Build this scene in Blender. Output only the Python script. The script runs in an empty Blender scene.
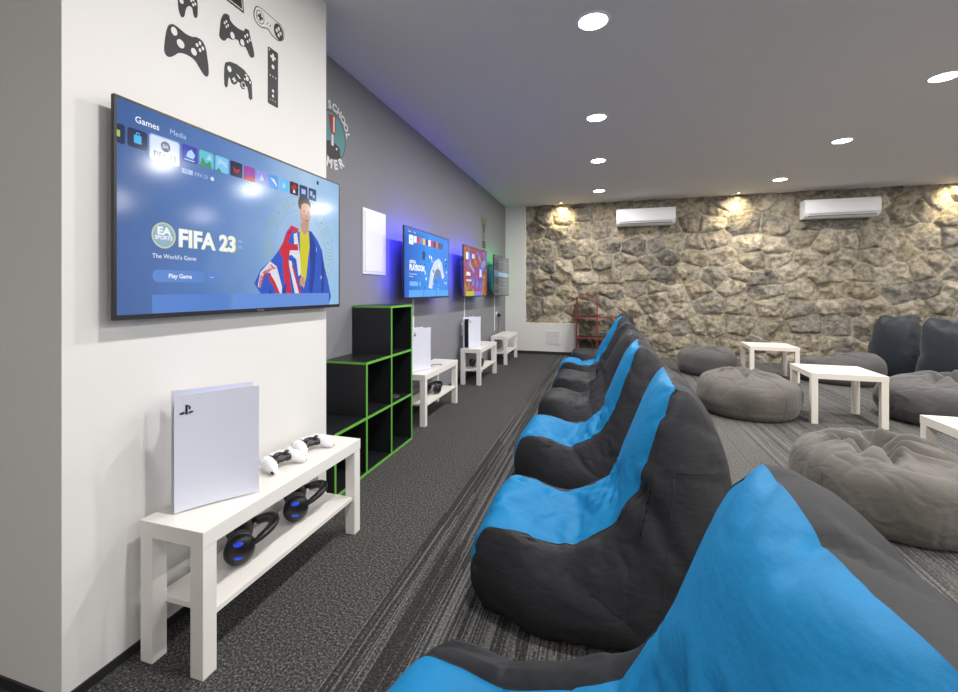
import bpy, bmesh, math, random
import numpy as np
from mathutils import Vector, Matrix, noise
from mathutils.geometry import tessellate_polygon
PI = math.pi
S = bpy.context.scene
C = S.collection
random.seed(7)

# ------------------------------------------------------------------ materials
def mk(name):
    m = bpy.data.materials.new(name); m.use_nodes = True
    nt = m.node_tree; b = nt.nodes['Principled BSDF']
    return m, nt, b
def lin(c):
    return tuple(((v/255)/12.92 if v/255 <= .04045 else (((v/255)+.055)/1.055)**2.4) for v in c)
def mat(name, col, rough=.5, metal=0, emis=None, es=0, bump=0, bscale=200, var=0, vscale=3, spec=.5, sheen=0):
    m, nt, b = mk(name)
    b.inputs['Base Color'].default_value = (*col, 1)
    b.inputs['Roughness'].default_value = rough
    b.inputs['Metallic'].default_value = metal
    b.inputs['Specular IOR Level'].default_value = spec
    if sheen:
        b.inputs['Sheen Weight'].default_value = sheen
        b.inputs['Sheen Roughness'].default_value = .5
    if emis:
        b.inputs['Emission Color'].default_value = (*emis, 1)
        b.inputs['Emission Strength'].default_value = es
    tc = nt.nodes.new('ShaderNodeTexCoord')
    if var:
        n = nt.nodes.new('ShaderNodeTexNoise'); n.inputs['Scale'].default_value = vscale; n.inputs['Detail'].default_value = 5
        r = nt.nodes.new('ShaderNodeMapRange'); r.inputs['To Min'].default_value = 1-var; r.inputs['To Max'].default_value = 1+var
        mx = nt.nodes.new('ShaderNodeVectorMath'); mx.operation = 'SCALE'; mx.inputs[0].default_value = col
        nt.links.new(tc.outputs['Object'], n.inputs['Vector']); nt.links.new(n.outputs['Fac'], r.inputs['Value'])
        nt.links.new(r.outputs[0], mx.inputs['Scale']); nt.links.new(mx.outputs[0], b.inputs['Base Color'])
    if bump:
        n = nt.nodes.new('ShaderNodeTexNoise'); n.inputs['Scale'].default_value = bscale; n.inputs['Detail'].default_value = 3
        bp = nt.nodes.new('ShaderNodeBump'); bp.inputs['Strength'].default_value = bump; bp.inputs['Distance'].default_value = .002
        nt.links.new(tc.outputs['Object'], n.inputs['Vector']); nt.links.new(n.outputs['Fac'], bp.inputs['Height'])
        nt.links.new(bp.outputs[0], b.inputs['Normal'])
    return m

M = {}
def set_ramp(node, pts):
    cr = node.color_ramp
    while len(cr.elements) > 1: cr.elements.remove(cr.elements[-1])
    cr.elements[0].position = pts[0][0]; cr.elements[0].color = (*pts[0][1],1)
    for p,c in pts[1:]:
        e = cr.elements.new(p); e.color = (*c,1)
M['white_wall'] = mat('white_wall_paint', (.715,.70,.685), .75, bump=.12, bscale=120, var=.02)
M['grey_wall'] = mat('grey_wall_paint', (.215,.215,.232), .7, bump=.12, bscale=120, var=.03)
M['ceiling'] = mat('ceiling_paint', (.72,.705,.70), .85, bump=.1, bscale=90, var=.02)
M['skirting'] = mat('black_skirting', (.02,.02,.022), .5, var=.1)
M['laminate'] = mat('white_laminate', (.80,.77,.73), .38, bump=.05, bscale=60, var=.015)
M['laminate_birch'] = mat('pale_cream_laminate', (.78,.73,.65), .4, bump=.05, bscale=60, var=.02)
M['black_board'] = mat('black_board', (.012,.013,.015), .35, var=.1)
M['green_edge'] = mat('green_edging', (.13,.42,.06), .4, var=.04)
M['red_edge'] = mat('red_edging', (.30,.025,.03), .4, var=.04)
M['plastic_black'] = mat('black_plastic', (.012,.012,.014), .35, var=.1)
M['plastic_grey'] = mat('dark_grey_plastic', (.05,.05,.055), .4, var=.1)
M['plastic_white'] = mat('white_plastic', (.82,.83,.86), .35, var=.01)
M['console_white'] = mat('console_shell', (.66,.68,.78), .42, var=.01)
M['blue_glow'] = mat('blue_light_strip', (.1,.15,.8), .4, emis=(.03,.03,1), es=65)
M['blue_dim'] = mat('blue_accent', (.02,.06,.6), .3, emis=(.02,.06,1), es=.35)
M['led_blue'] = mat('console_light_strip', (.3,.4,.9), .4, emis=(.3,.45,1), es=1.2)
M['led_green'] = mat('green_light_strip', (.1,.8,.3), .4, emis=(.02,.9,.22), es=28)
M['led_blue2'] = mat('blue_light_strip_far', (.1,.15,.8), .4, emis=(.03,.04,1), es=60)
M['lamp_white'] = mat('lamp_diffuser', (.9,.9,.9), .4, emis=(1,.98,.95), es=26)
M['lamp_warm'] = mat('spot_lens', (.9,.8,.6), .4, emis=(1,.8,.45), es=10)
M['metal'] = mat('grey_metal', (.3,.3,.31), .35, metal=1, var=.05)
M['decal_dark'] = mat('dark_vinyl', (.022,.023,.025), .6, var=.04)
M['decal_grey'] = mat('grey_vinyl', (.13,.13,.135), .6, var=.04)
M['decal_wall'] = mat('wall_colour_vinyl', (.72,.70,.68), .75)
M['decal_teal'] = mat('teal_vinyl', (.10,.27,.28), .6, var=.05)
M['decal_red'] = mat('red_vinyl', (.33,.035,.03), .6, var=.05)
M['decal_white'] = mat('white_vinyl', (.7,.7,.7), .6, var=.02)
M['decal_brown'] = mat('dark_brown_vinyl', (.035,.028,.028), .6, var=.05)
M['decal_gold'] = mat('dull_gold_vinyl', (.16,.14,.09), .6, var=.1)
M['vent'] = mat('pale_grey_grille', (.62,.62,.62), .6)
M['ac_white'] = mat('ac_white', (.78,.78,.80), .4, var=.01)

def fabric(name, col, rough, weave=900, wb=.25, big=.12, var=.08, sheen=.15, spec=.4):
    m, nt, b = mk(name)
    N = nt.nodes.new; L = nt.links.new
    tc = N('ShaderNodeTexCoord')
    n1 = N('ShaderNodeTexNoise'); n1.inputs['Scale'].default_value = 6; n1.inputs['Detail'].default_value = 6
    n2 = N('ShaderNodeTexNoise'); n2.inputs['Scale'].default_value = weave; n2.inputs['Detail'].default_value = 2
    n3 = N('ShaderNodeTexNoise'); n3.inputs['Scale'].default_value = 22; n3.inputs['Detail'].default_value = 4
    mp = N('ShaderNodeMapping'); mp.inputs['Scale'].default_value = (1,1,2.5)
    L(tc.outputs['Object'], n1.inputs['Vector']); L(tc.outputs['Object'], n2.inputs['Vector'])
    L(tc.outputs['Object'], mp.inputs['Vector']); L(mp.outputs[0], n3.inputs['Vector'])
    ad = N('ShaderNodeMath'); ad.operation = 'ADD'; L(n1.outputs['Fac'], ad.inputs[0]); L(n2.outputs['Fac'], ad.inputs[1])
    r = N('ShaderNodeMapRange'); r.inputs['From Max'].default_value = 2; r.inputs['To Min'].default_value = 1-var*2; r.inputs['To Max'].default_value = 1+var*2
    L(ad.outputs[0], r.inputs['Value'])
    mx = N('ShaderNodeVectorMath'); mx.operation = 'SCALE'; mx.inputs[0].default_value = col
    L(r.outputs[0], mx.inputs['Scale']); L(mx.outputs[0], b.inputs['Base Color'])
    b1 = N('ShaderNodeBump'); b1.inputs['Strength'].default_value = wb; b1.inputs['Distance'].default_value = .001
    b2 = N('ShaderNodeBump'); b2.inputs['Strength'].default_value = big; b2.inputs['Distance'].default_value = .02
    L(n3.outputs['Fac'], b2.inputs['Height']); L(n2.outputs['Fac'], b1.inputs['Height']); L(b2.outputs[0], b1.inputs['Normal'])
    L(b1.outputs[0], b.inputs['Normal'])
    b.inputs['Roughness'].default_value = rough
    b.inputs['Specular IOR Level'].default_value = spec
    b.inputs['Sheen Weight'].default_value = sheen
    return m
M['blue_fabric'] = fabric('bright_blue_fabric', (.004,.185,.415), .62, var=.04, sheen=0, spec=.25)
M['charcoal_fabric'] = fabric('charcoal_fabric', (.026,.027,.031), .62, spec=.25, var=.08, sheen=.0)
M['navy_fabric'] = fabric('dark_navy_fabric', (.016,.022,.030), .5, spec=.4)
M['grey_weave'] = fabric('grey_woven_fabric', (.118,.109,.096), .85, weave=420, wb=.8, var=.28, sheen=.2, spec=.2)
M['grey_weave_dark'] = fabric('dark_grey_woven_fabric', (.085,.08,.08), .8, weave=420, wb=.6, var=.2, sheen=.2, spec=.2)
M['seam'] = mat('dark_seam_thread', (.02,.02,.022), .8)
M['seam_grey'] = mat('grey_seam_thread', (.07,.066,.06), .8)

def carpet():
    m, nt, b = mk('carpet_tiles')
    N = nt.nodes.new; L = nt.links.new
    def math_(op, a=None, b_=None, v0=None, v1=None, cl=False):
        n = N('ShaderNodeMath'); n.operation = op; n.use_clamp = cl
        if a is not None: L(a, n.inputs[0])
        elif v0 is not None: n.inputs[0].default_value = v0
        if b_ is not None: L(b_, n.inputs[1])
        elif v1 is not None: n.inputs[1].default_value = v1
        return n.outputs[0]
    def ns(vec, scale, detail=2, rough=.5):
        n = N('ShaderNodeTexNoise'); n.inputs['Scale'].default_value = scale; n.inputs['Detail'].default_value = detail
        n.inputs['Roughness'].default_value = rough; L(vec, n.inputs['Vector']); return n.outputs['Fac']
    def ramp(fac, pts):
        r = N('ShaderNodeValToRGB'); L(fac, r.inputs[0])
        set_ramp(r, [(p, c if isinstance(c,tuple) else (c,c,c)) for p,c in pts])
        return r.outputs[0]
    tc = N('ShaderNodeTexCoord'); P = tc.outputs['Object']
    sx = N('ShaderNodeSeparateXYZ'); L(P, sx.inputs[0])
    sp = ns(P, 115, 5, .9)                                  # yarn speckle
    pt = ns(P, 5, 4, .6)                                     # faint wear
    dark = ramp(sp, [(.40,(.014,.0135,.013)),(.49,(.044,.043,.041)),(.56,(.115,.112,.107)),(.64,(.30,.29,.28))])
    mid = ramp(sp, [(.40,(.035,.034,.032)),(.5,(.10,.097,.093)),(.60,(.24,.233,.225))])
    xx = math_('ADD', sx.outputs[0], v1=1.0)
    xf = math_('DIVIDE', xx, v1=8.0, cl=True)
    def X(x): return (x+1.0)/8.0
    zone = ramp(xf, [(0,0.0),(X(-.80),0.0),(X(-.79),.50),(X(-.62),.75),(X(-.35),.62),(X(.0),.30),(X(.6),.08),(X(1.1),.08),(X(1.2),.5),(X(1.6),.35),(X(2.2),.06),(X(2.9),.4),(X(3.5),.1),(1,.4)])
    bright = ramp(xf, [(0,0.0),(X(-.80),0.0),(X(-.76),.10),(X(-.45),.55),(X(0),.95),(1,1.0)])
    mixb = N('ShaderNodeMix'); mixb.data_type = 'RGBA'; L(bright, mixb.inputs[0]); L(dark, mixb.inputs[6]); L(mid, mixb.inputs[7])
    # woven lines: each yarn line has its own broken lengths
    def lines(width, length, seed):
        xi = math_('FLOOR', math_('DIVIDE', sx.outputs[0], v1=width))
        w1 = N('ShaderNodeTexWhiteNoise'); w1.noise_dimensions = '2D'
        c1 = N('ShaderNodeCombineXYZ'); L(xi, c1.inputs[0]); c1.inputs[1].default_value = seed; L(c1.outputs[0], w1.inputs['Vector'])
        yy = math_('FLOOR', math_('ADD', math_('DIVIDE', sx.outputs[1], v1=length), math_('MULTIPLY', w1.outputs['Value'], v1=57.0)))
        c2 = N('ShaderNodeCombineXYZ'); L(xi, c2.inputs[0]); L(yy, c2.inputs[1])
        w2 = N('ShaderNodeTexWhiteNoise'); w2.noise_dimensions = '2D'; L(c2.outputs[0], w2.inputs['Vector'])
        return w2.outputs['Value']
    la = lines(.0055, 1.3, 1.0); lb = lines(.010, 2.2, 9.0)
    dk = math_('LESS_THAN', la, math_('MULTIPLY', zone, v1=.55)); dk2 = math_('LESS_THAN', lb, math_('MULTIPLY', zone, v1=.30))
    dks = math_('MULTIPLY', math_('MAXIMUM', dk, dk2), v1=.62)
    mix2 = N('ShaderNodeMix'); mix2.data_type = 'RGBA'; L(dks, mix2.inputs[0]); L(mixb.outputs[2], mix2.inputs[6]); mix2.inputs[7].default_value = (.018,.0175,.017,1)
    lt = math_('GREATER_THAN', la, math_('SUBTRACT', math_('MULTIPLY', zone, v1=-.38), v1=-1.0))
    lts = math_('MULTIPLY', lt, v1=.5)
    mix3 = N('ShaderNodeMix'); mix3.data_type = 'RGBA'; L(lts, mix3.inputs[0]); L(mix2.outputs[2], mix3.inputs[6])
    L(ramp(sp, [(.36,(.09,.087,.083)),(.62,(.30,.29,.28))]), mix3.inputs[7])
    L(mix3.outputs[2], b.inputs['Base Color'])
    b.inputs['Roughness'].default_value = .95; b.inputs['Specular IOR Level'].default_value = .1
    bp = N('ShaderNodeBump'); bp.inputs['Strength'].default_value = .7; bp.inputs['Distance'].default_value = .004
    L(sp, bp.inputs['Height']); L(bp.outputs[0], b.inputs['Normal'])
    return m
M['carpet'] = carpet()

def stone():
    m, nt, b = mk('rough_stone_masonry')
    N = nt.nodes.new; L = nt.links.new
    at = N('ShaderNodeAttribute'); at.attribute_name = 'stone_tint'
    tc = N('ShaderNodeTexCoord')
    n = N('ShaderNodeTexNoise'); n.inputs['Scale'].default_value = 14; n.inputs['Detail'].default_value = 8; n.inputs['Roughness'].default_value = .7
    n2 = N('ShaderNodeTexNoise'); n2.inputs['Scale'].default_value = 4.5; n2.inputs['Detail'].default_value = 6; n2.inputs['Roughness'].default_value = .65
    L(tc.outputs['Object'], n.inputs['Vector']); L(tc.outputs['Object'], n2.inputs['Vector'])
    r = N('ShaderNodeValToRGB'); L(n.outputs['Fac'], r.inputs[0])
    e = r.color_ramp.elements; e[0].position = .32; e[0].color = (.42,.41,.40,1); e[1].position = .62; e[1].color = (1.25,1.22,1.18,1)
    mx = N('ShaderNodeMix'); mx.data_type = 'RGBA'; mx.blend_type = 'MULTIPLY'; mx.inputs[0].default_value = 1
    L(at.outputs['Color'], mx.inputs[6]); L(r.outputs[0], mx.inputs[7])
    r2 = N('ShaderNodeValToRGB'); L(n2.outputs['Fac'], r2.inputs[0])
    e = r2.color_ramp.elements; e[0].position = .56; e[0].color = (0,0,0,1); e[1].position = .72; e[1].color = (.55,.55,.55,1)
    mx2 = N('ShaderNodeMix'); mx2.data_type = 'RGBA'
    L(r2.outputs[0], mx2.inputs[0]); L(mx.outputs[2], mx2.inputs[6]); mx2.inputs[7].default_value = (.38,.325,.23,1)
    L(mx2.outputs[2], b.inputs['Base Color'])
    bp = N('ShaderNodeBump'); bp.inputs['Strength'].default_value = .8; bp.inputs['Distance'].default_value = .03
    L(n.outputs['Fac'], bp.inputs['Height']); L(bp.outputs[0], b.inputs['Normal'])
    b.inputs['Roughness'].default_value = .85; b.inputs['Specular IOR Level'].default_value = .25
    return m
M['stone'] = stone()

# screen materials: self-lit panel behind glass
def screen_mat(name, emis, es=1.0, grad=None, rough=.13, base=(.01,.01,.012)):
    m, nt, b = mk(name)
    b.inputs['Base Color'].default_value = (*base,1); b.inputs['Roughness'].default_value = rough
    b.inputs['Emission Strength'].default_value = es
    b.inputs['Emission Color'].default_value = (*emis,1)
    if grad:
        N = nt.nodes.new; L = nt.links.new
        tc = N('ShaderNodeTexCoord'); sx = N('ShaderNodeSeparateXYZ'); L(tc.outputs['Object'], sx.inputs[0])
        d = N('ShaderNodeMath'); d.operation = 'DIVIDE'; L(sx.outputs[1], d.inputs[0]); d.inputs[1].default_value = 1.19
        n = N('ShaderNodeTexNoise'); n.inputs['Scale'].default_value = 2.2; n.inputs['Detail'].default_value = 3; L(tc.outputs['Object'], n.inputs['Vector'])
        q = N('ShaderNodeMath'); q.operation = 'MULTIPLY_ADD'; L(n.outputs['Fac'], q.inputs[0]); q.inputs[1].default_value = .35; q.inputs[2].default_value = -.17
        a = N('ShaderNodeMath'); a.operation = 'ADD'; L(d.outputs[0], a.inputs[0]); L(q.outputs[0], a.inputs[1])
        r = N('ShaderNodeValToRGB'); L(a.outputs[0], r.inputs[0]); set_ramp(r, grad)
        L(r.outputs[0], b.inputs['Emission Color'])
    return m
def busy_screen(name, cols, scale=5, es=1.0):
    m, nt, b = mk(name); N = nt.nodes.new; L = nt.links.new
    tc = N('ShaderNodeTexCoord')
    n = N('ShaderNodeTexNoise'); n.inputs['Scale'].default_value = scale; n.inputs['Detail'].default_value = 2.5; n.inputs['Distortion'].default_value = 1.5
    L(tc.outputs['Object'], n.inputs['Vector'])
    r = N('ShaderNodeValToRGB'); L(n.outputs['Fac'], r.inputs[0]); set_ramp(r, cols)
    L(r.outputs[0], b.inputs['Emission Color']); b.inputs['Emission Strength'].default_value = es
    b.inputs['Base Color'].default_value = (.01,.01,.012,1); b.inputs['Roughness'].default_value = .13
    return m
def em(name, rgb, es=1.0): return screen_mat('screen_'+name, lin(rgb), es)

# ------------------------------------------------------------------ mesh helpers
def obj(name, bm, mats, parent=None, smooth=False, loc=None):
    me = bpy.data.meshes.new(name); bm.to_mesh(me); bm.free()
    if not isinstance(mats, (list,tuple)): mats = [mats]
    for m in mats: me.materials.append(m)
    if smooth:
        me.polygons.foreach_set('use_smooth', [True]*len(me.polygons))
        if smooth != True: me.set_sharp_from_angle(angle=math.radians(smooth))
    o = bpy.data.objects.new(name, me); C.objects.link(o)
    if parent: o.parent = parent
    if loc: o.location = loc
    return o
def thing(name, label, cat, loc=(0,0,0), rz=0, group=None):
    o = bpy.data.objects.new(name, None); C.objects.link(o); o.location = loc; o.rotation_euler = (0,0,rz)
    o.empty_display_size = .1
    return tag(o, label, cat, group)
def tag(o, label, cat, group=None, kind=None):
    o['label'] = label; o['category'] = cat
    if group: o['group'] = group
    if kind: o['kind'] = kind
    return o
def struct(name, bm, m, smooth=False):
    o = obj(name, bm, m, smooth=smooth); o['kind'] = 'structure'; return o
def dup(root, loc, rz=0, label=None):
    r = root.copy(); C.objects.link(r); r.location = loc; r.rotation_euler = (0,0,rz)
    if label: r['label'] = label
    for ch in list(root.children):
        c = ch.copy(); C.objects.link(c); c.parent = r
        for g in list(ch.children):
            d = g.copy(); C.objects.link(d); d.parent = c
    return r
def box(bm, x0,y0,z0,x1,y1,z1, mi=0, bev=0, mtx=None):
    vs = [bm.verts.new((x,y,z)) for x in (x0,x1) for y in (y0,y1) for z in (z0,z1)]
    fs = [bm.faces.new([vs[i] for i in q]) for q in ((0,1,3,2),(4,6,7,5),(0,4,5,1),(2,3,7,6),(0,2,6,4),(1,5,7,3))]
    for f in fs: f.material_index = mi
    if bev:
        es = list({e for f in fs for e in f.edges})
        r = bmesh.ops.bevel(bm, geom=es, offset=bev, segments=2, profile=.6, affect='EDGES')
        for f in r['faces']: f.material_index = mi
        vs = list({v for f in r['faces'] for v in f.verts} | {v for v in vs if v.is_valid})
    if mtx:
        for v in vs: v.co = mtx @ v.co
    return vs
def bx(*a, **k):
    bm = bmesh.new(); box(bm, *a, **k); return bm
def prism(bm, pts, n0, n1, f, mi=0):
    """polygon pts (u,v) extruded between n0 and n1, mapped to space by f(u,v,n)"""
    a = [bm.verts.new(f(u,v,n1)) for u,v in pts]; b = [bm.verts.new(f(u,v,n0)) for u,v in pts]; k = len(pts); fs = []
    for q in tessellate_polygon([[Vector((u,v,0)) for u,v in pts]]):
        fs.append(bm.faces.new([a[i] for i in q])); fs.append(bm.faces.new([b[i] for i in q[::-1]]))
    for i in range(k): fs.append(bm.faces.new((a[i], b[i], b[(i+1)%k], a[(i+1)%k])))
    for q in fs: q.material_index = mi
    return a+b
def lathe(bm, prof, seg=32, c=(0,0,0), mi=0, axis='z', mtx=None):
    rings = []
    for r,z in prof:
        ring = []
        for k in range(seg):
            t = 2*PI*k/seg; p = Vector((r*math.cos(t), r*math.sin(t), z))
            if axis == 'x': p = Vector((p.z, p.x, p.y))
            if axis == 'y': p = Vector((p.x, p.z, p.y))
            p += Vector(c)
            if mtx: p = mtx @ p
            ring.append(bm.verts.new(p))
        rings.append(ring)
    for a,b in zip(rings, rings[1:]):
        for k in range(seg):
            f = bm.faces.new((a[k],a[(k+1)%seg],b[(k+1)%seg],b[k])); f.material_index = mi
    for ring in (rings[0], rings[-1]):
        f = bm.faces.new(ring); f.material_index = mi
def tube(bm, pts, r, seg=10, mi=0, closed=False):
    pts = [Vector(p) for p in pts]; rings = []; n = len(pts)
    for i,p in enumerate(pts):
        a = pts[(i-1)%n] if (closed or i>0) else p; b = pts[(i+1)%n] if (closed or i<n-1) else p
        t = (b-a).normalized(); up = Vector((0,0,1)) if abs(t.z) < .9 else Vector((1,0,0))
        s = t.cross(up).normalized(); u = s.cross(t)
        rr = r(i/(n-1)) if callable(r) else r
        rings.append([bm.verts.new(p+(s*math.cos(2*PI*k/seg)+u*math.sin(2*PI*k/seg))*rr) for k in range(seg)])
    m = n if closed else n-1
    for i in range(m):
        a, b = rings[i], rings[(i+1)%n]
        for k in range(seg):
            f = bm.faces.new((a[k],a[(k+1)%seg],b[(k+1)%seg],b[k])); f.material_index = mi
    if not closed:
        for q in (rings[0][::-1], rings[-1]):
            f = bm.faces.new(q); f.material_index = mi
def ell(bm, c, r, rot=None, seg=20, mi=0):
    m = Matrix.Translation(c) @ (rot.to_4x4() if rot else Matrix.Identity(4)) @ Matrix.Diagonal((*r,1))
    q = bmesh.ops.create_uvsphere(bm, u_segments=seg, v_segments=seg//2+2, radius=1, matrix=m)
    for f in {f for v in q['verts'] for f in v.link_faces}: f.material_index = mi
def catmull(pts, n):
    """open Catmull-Rom through pts, n samples, evenly spread over arc length"""
    P = np.array(pts, float); Q = np.vstack([2*P[0]-P[1], P, 2*P[-1]-P[-2]]); out = []
    for i in range(len(P)-1):
        p0,p1,p2,p3 = Q[i:i+4]
        for t in np.linspace(0,1,24,endpoint=False):
            out.append(.5*((2*p1)+(-p0+p2)*t+(2*p0-5*p1+4*p2-p3)*t*t+(-p0+3*p1-3*p2+p3)*t**3))
    out.append(P[-1]); out = np.array(out)
    d = np.r_[0, np.cumsum(np.linalg.norm(np.diff(out[:,:2],axis=0),axis=1))]
    s = np.linspace(0, d[-1], n)
    return np.array([np.interp(s, d, out[:,k]) for k in range(out.shape[1])]).T
def text_into(bm, s, u, v, h, f, n=0.0, mi=0, align='LEFT', bold=0, sx=1.0, rot=0, thick=0):
    """lettering of cap height h with its baseline start at (u,v), mapped by f(u,v,n)"""
    cu = bpy.data.curves.new('txt', 'FONT'); cu.body = s; cu.size = 1; cu.offset = bold; cu.align_x = align; cu.extrude = 0; cu.resolution_u = 3
    o = bpy.data.objects.new('txt', cu); C.objects.link(o)
    me = bpy.data.meshes.new_from_object(o.evaluated_get(bpy.context.evaluated_depsgraph_get()))
    k = h/.69; cs, sn = math.cos(rot), math.sin(rot); vs = []
    for p in me.vertices:
        x, y = p.co.x*k*sx, p.co.y*k
        vs.append(bm.verts.new(f(u+x*cs-y*sn, v+x*sn+y*cs, n)))
    for p in me.polygons:
        try: q = bm.faces.new([vs[i] for i in p.vertices]); q.material_index = mi
        except ValueError: pass
    bpy.data.objects.remove(o); bpy.data.curves.remove(cu); bpy.data.meshes.remove(me)
def rrect(u0,v0,u1,v1,r,k=5):
    out = []
    for cx,cy,a in ((u1-r,v1-r,0),(u0+r,v1-r,90),(u0+r,v0+r,180),(u1-r,v0+r,270)):
        for i in range(k+1):
            t = math.radians(a+90*i/k); out.append((cx+r*math.cos(t), cy+r*math.sin(t)))
    return out
def disc(u,v,a,b,k=24): return [(u+a*math.cos(2*PI*i/k), v+b*math.sin(2*PI*i/k)) for i in range(k)]
def flat(bm, pts, n, f, mi=0):
    a = [bm.verts.new(f(u,v,n)) for u,v in pts]
    for q in tessellate_polygon([[Vector((u,v,0)) for u,v in pts]]):
        x = bm.faces.new([a[i] for i in q]); x.material_index = mi

# ------------------------------------------------------------------ the room
H = 2.765; XG = -1.77; XP = -1.462; YB = 8.35; XR = 6.6; YF = -3.2
struct('floor', bx(-3.4,YF-.2,-.1, XR+.2,YB+.4,0), M['carpet'])
struct('ceiling', bx(-3.4,YF-.2,H, XR+.2,YB+.4,H+.1), M['ceiling'])
struct('wall_left', bx(XG-.15,2.0,0, XG,YB+.3,H), M['grey_wall'])
struct('wall_left_pier', bx(-3.4,.869,0, XP,2.127,H), M['white_wall'])
struct('wall_left_front', bx(-3.4,YF,0, -3.2,.869,H), M['white_wall'])
struct('wall_right', bx(XR,YF,0, XR+.15,YB+.3,H), M['white_wall'])
struct('wall_front', bx(-3.4,YF-.15,0, XR,YF,H), M['white_wall'])
bm = bmesh.new()
box(bm, XG,YB-.05,0, -1.39,YB+.3,H); box(bm, -1.39,YB-.05,0, -.42,YB+.3,.575)
struct('wall_back', bm, M['white_wall'])
bm = bmesh.new()
box(bm, XP,.869,0, XP+.006,2.13,.030); box(bm, -3.2,.863,0, XP+.006,.869,.030)
struct('baseboard_pier', bm, M['skirting'])
struct('baseboard_left', bx(XG,2.13,0, XG+.012,YB-.06,.055), M['skirting'])
struct('baseboard_back', bx(XG,YB-.064,0, -.42,YB-.05,.055), M['skirting'])
struct('baseboard_right', bx(XR-.012,YF,0, XR,YB-.1,.055), M['skirting'])

def stone_wall():
    rng = np.random.default_rng(11)
    x0,x1 = -1.42, XR; st = .0125
    nx = int((x1-x0)/st)+1; nz = int(H/st)+1
    X,Z = np.meshgrid(np.linspace(x0,x1,nx), np.linspace(0,H,nz))
    seeds = []
    row = 0; z = -.15
    while z < H+.25:
        rh = rng.uniform(.22,.37); x = x0-.4+rng.uniform(0,.3)
        while x < x1+.4:
            w = rng.uniform(.20,.56); seeds.append((x+w/2+rng.normal(0,.02), z+rh/2+rng.normal(0,.055), rng.uniform(-.004,.012))); x += w
        z += rh; row += 1
    Sd = np.array(seeds); n = len(Sd)
    # gentle warp so that joints are not dead straight
    def vnoise(scale, seed, amp=1.0):
        r = np.random.default_rng(seed); gx = int((x1-x0)/scale)+4; gz = int(H/scale)+4
        G = r.uniform(-1,1,(gz,gx)); fx = (X-x0)/scale; fz = Z/scale
        ix = fx.astype(int); iz = fz.astype(int); tx = fx-ix; tz = fz-iz
        tx = tx*tx*(3-2*tx); tz = tz*tz*(3-2*tz)
        return amp*((G[iz,ix]*(1-tx)+G[iz,ix+1]*tx)*(1-tz)+(G[iz+1,ix]*(1-tx)+G[iz+1,ix+1]*tx)*tz)
    WX = X+vnoise(.13,1,.012)+vnoise(.05,2,.006); WZ = Z+vnoise(.13,3,.012)+vnoise(.05,4,.006)
    best = np.full(X.shape,9.); sec = np.full(X.shape,9.); bi = np.zeros(X.shape,int); si = np.zeros(X.shape,int)
    for k in range(n):
        sx,sz,w = Sd[k]
        c0 = max(0,int((sx-.8-x0)/st)); c1 = min(nx,int((sx+.8-x0)/st)); r0 = max(0,int((sz-.7)/st)); r1 = min(nz,int((sz+.7)/st))
        if c1<=c0 or r1<=r0: continue
        sl = (slice(r0,r1),slice(c0,c1))
        d = (WX[sl]-sx)**2+(1.25*(WZ[sl]-sz))**2-w
        b = best[sl]; s = sec[sl]; bb = bi[sl]; ss = si[sl]
        m1 = d < b; m2 = (~m1)&(d < s)
        ss[m1] = bb[m1]; s[m1] = b[m1]; bb[m1] = k; b[m1] = d[m1]
        ss[m2] = k; s[m2] = d[m2]
        best[sl]=b; sec[sl]=s; bi[sl]=bb; si[sl]=ss
    dd = np.sqrt((Sd[bi,0]-Sd[si,0])**2+(1.25*(Sd[bi,1]-Sd[si,1]))**2)+1e-6
    edge = (sec-best)/(2*dd)
    def sm(a,b,x): t = np.clip((x-a)/(b-a),0,1); return t*t*(3-2*t)
    hgt = rng.uniform(.05,.085,n); tx = rng.normal(0,.22,(4,n)); tz = rng.normal(0,.24,(4,n)); of = rng.uniform(0,.018,(4,n))
    fb = vnoise(.16,5,.016)+vnoise(.07,6,.011)+vnoise(.035,7,.008)+vnoise(.018,8,.0035)
    rid = np.abs(vnoise(.11,9,1))*.022
    dxx = X-Sd[bi,0]; dzz = Z-Sd[bi,1]
    body = hgt[bi]+np.min([of[k][bi]+tx[k][bi]*dxx+tz[k][bi]*dzz for k in range(4)],axis=0)+fb-rid
    prof = sm(.007,.024,edge)*.72+sm(.015,.07,edge)*.28
    hh = .012+np.maximum(body,.012)*prof + vnoise(.02,10,.0015)
    hh = np.clip(hh, .004, .105)
    # colour of the stones and of the mortar (their own colour, no shading)
    pal = 1.22*np.array([(.25,.225,.18),(.30,.27,.215),(.22,.205,.175),(.33,.295,.235),(.19,.18,.16),(.28,.245,.185),(.37,.335,.27),(.235,.22,.195)])
    base = pal[rng.integers(0,len(pal),n)]*rng.uniform(.85,1.15,(n,1))
    col = base[bi]
    patch = sm(.1,.5,vnoise(.2,12,.6)+vnoise(.09,13,.4))[...,None]
    col = col*(1-patch)+np.array((.36,.31,.215))*patch*.6+col*patch*.4
    dk = sm(.15,.5,vnoise(.15,14,.5)+vnoise(.06,15,.5))[...,None]
    col = col*(1-dk*.38)
    mm = (1-sm(.008,.02,edge))[...,None]
    col = col*(1-mm)+np.array((.40,.37,.30))*mm
    yb = YB+.09
    V = np.stack([X.ravel(), (yb-hh).ravel(), Z.ravel()],1)
    idx = np.arange(nx*nz).reshape(nz,nx)
    F = np.stack([idx[:-1,:-1].ravel(), idx[:-1,1:].ravel(), idx[1:,1:].ravel(), idx[1:,:-1].ravel()],1)
    me = bpy.data.meshes.new('wall_back_stone')
    me.vertices.add(len(V)); me.vertices.foreach_set('co', V.ravel())
    me.loops.add(F.size); me.loops.foreach_set('vertex_index', F.ravel())
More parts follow.
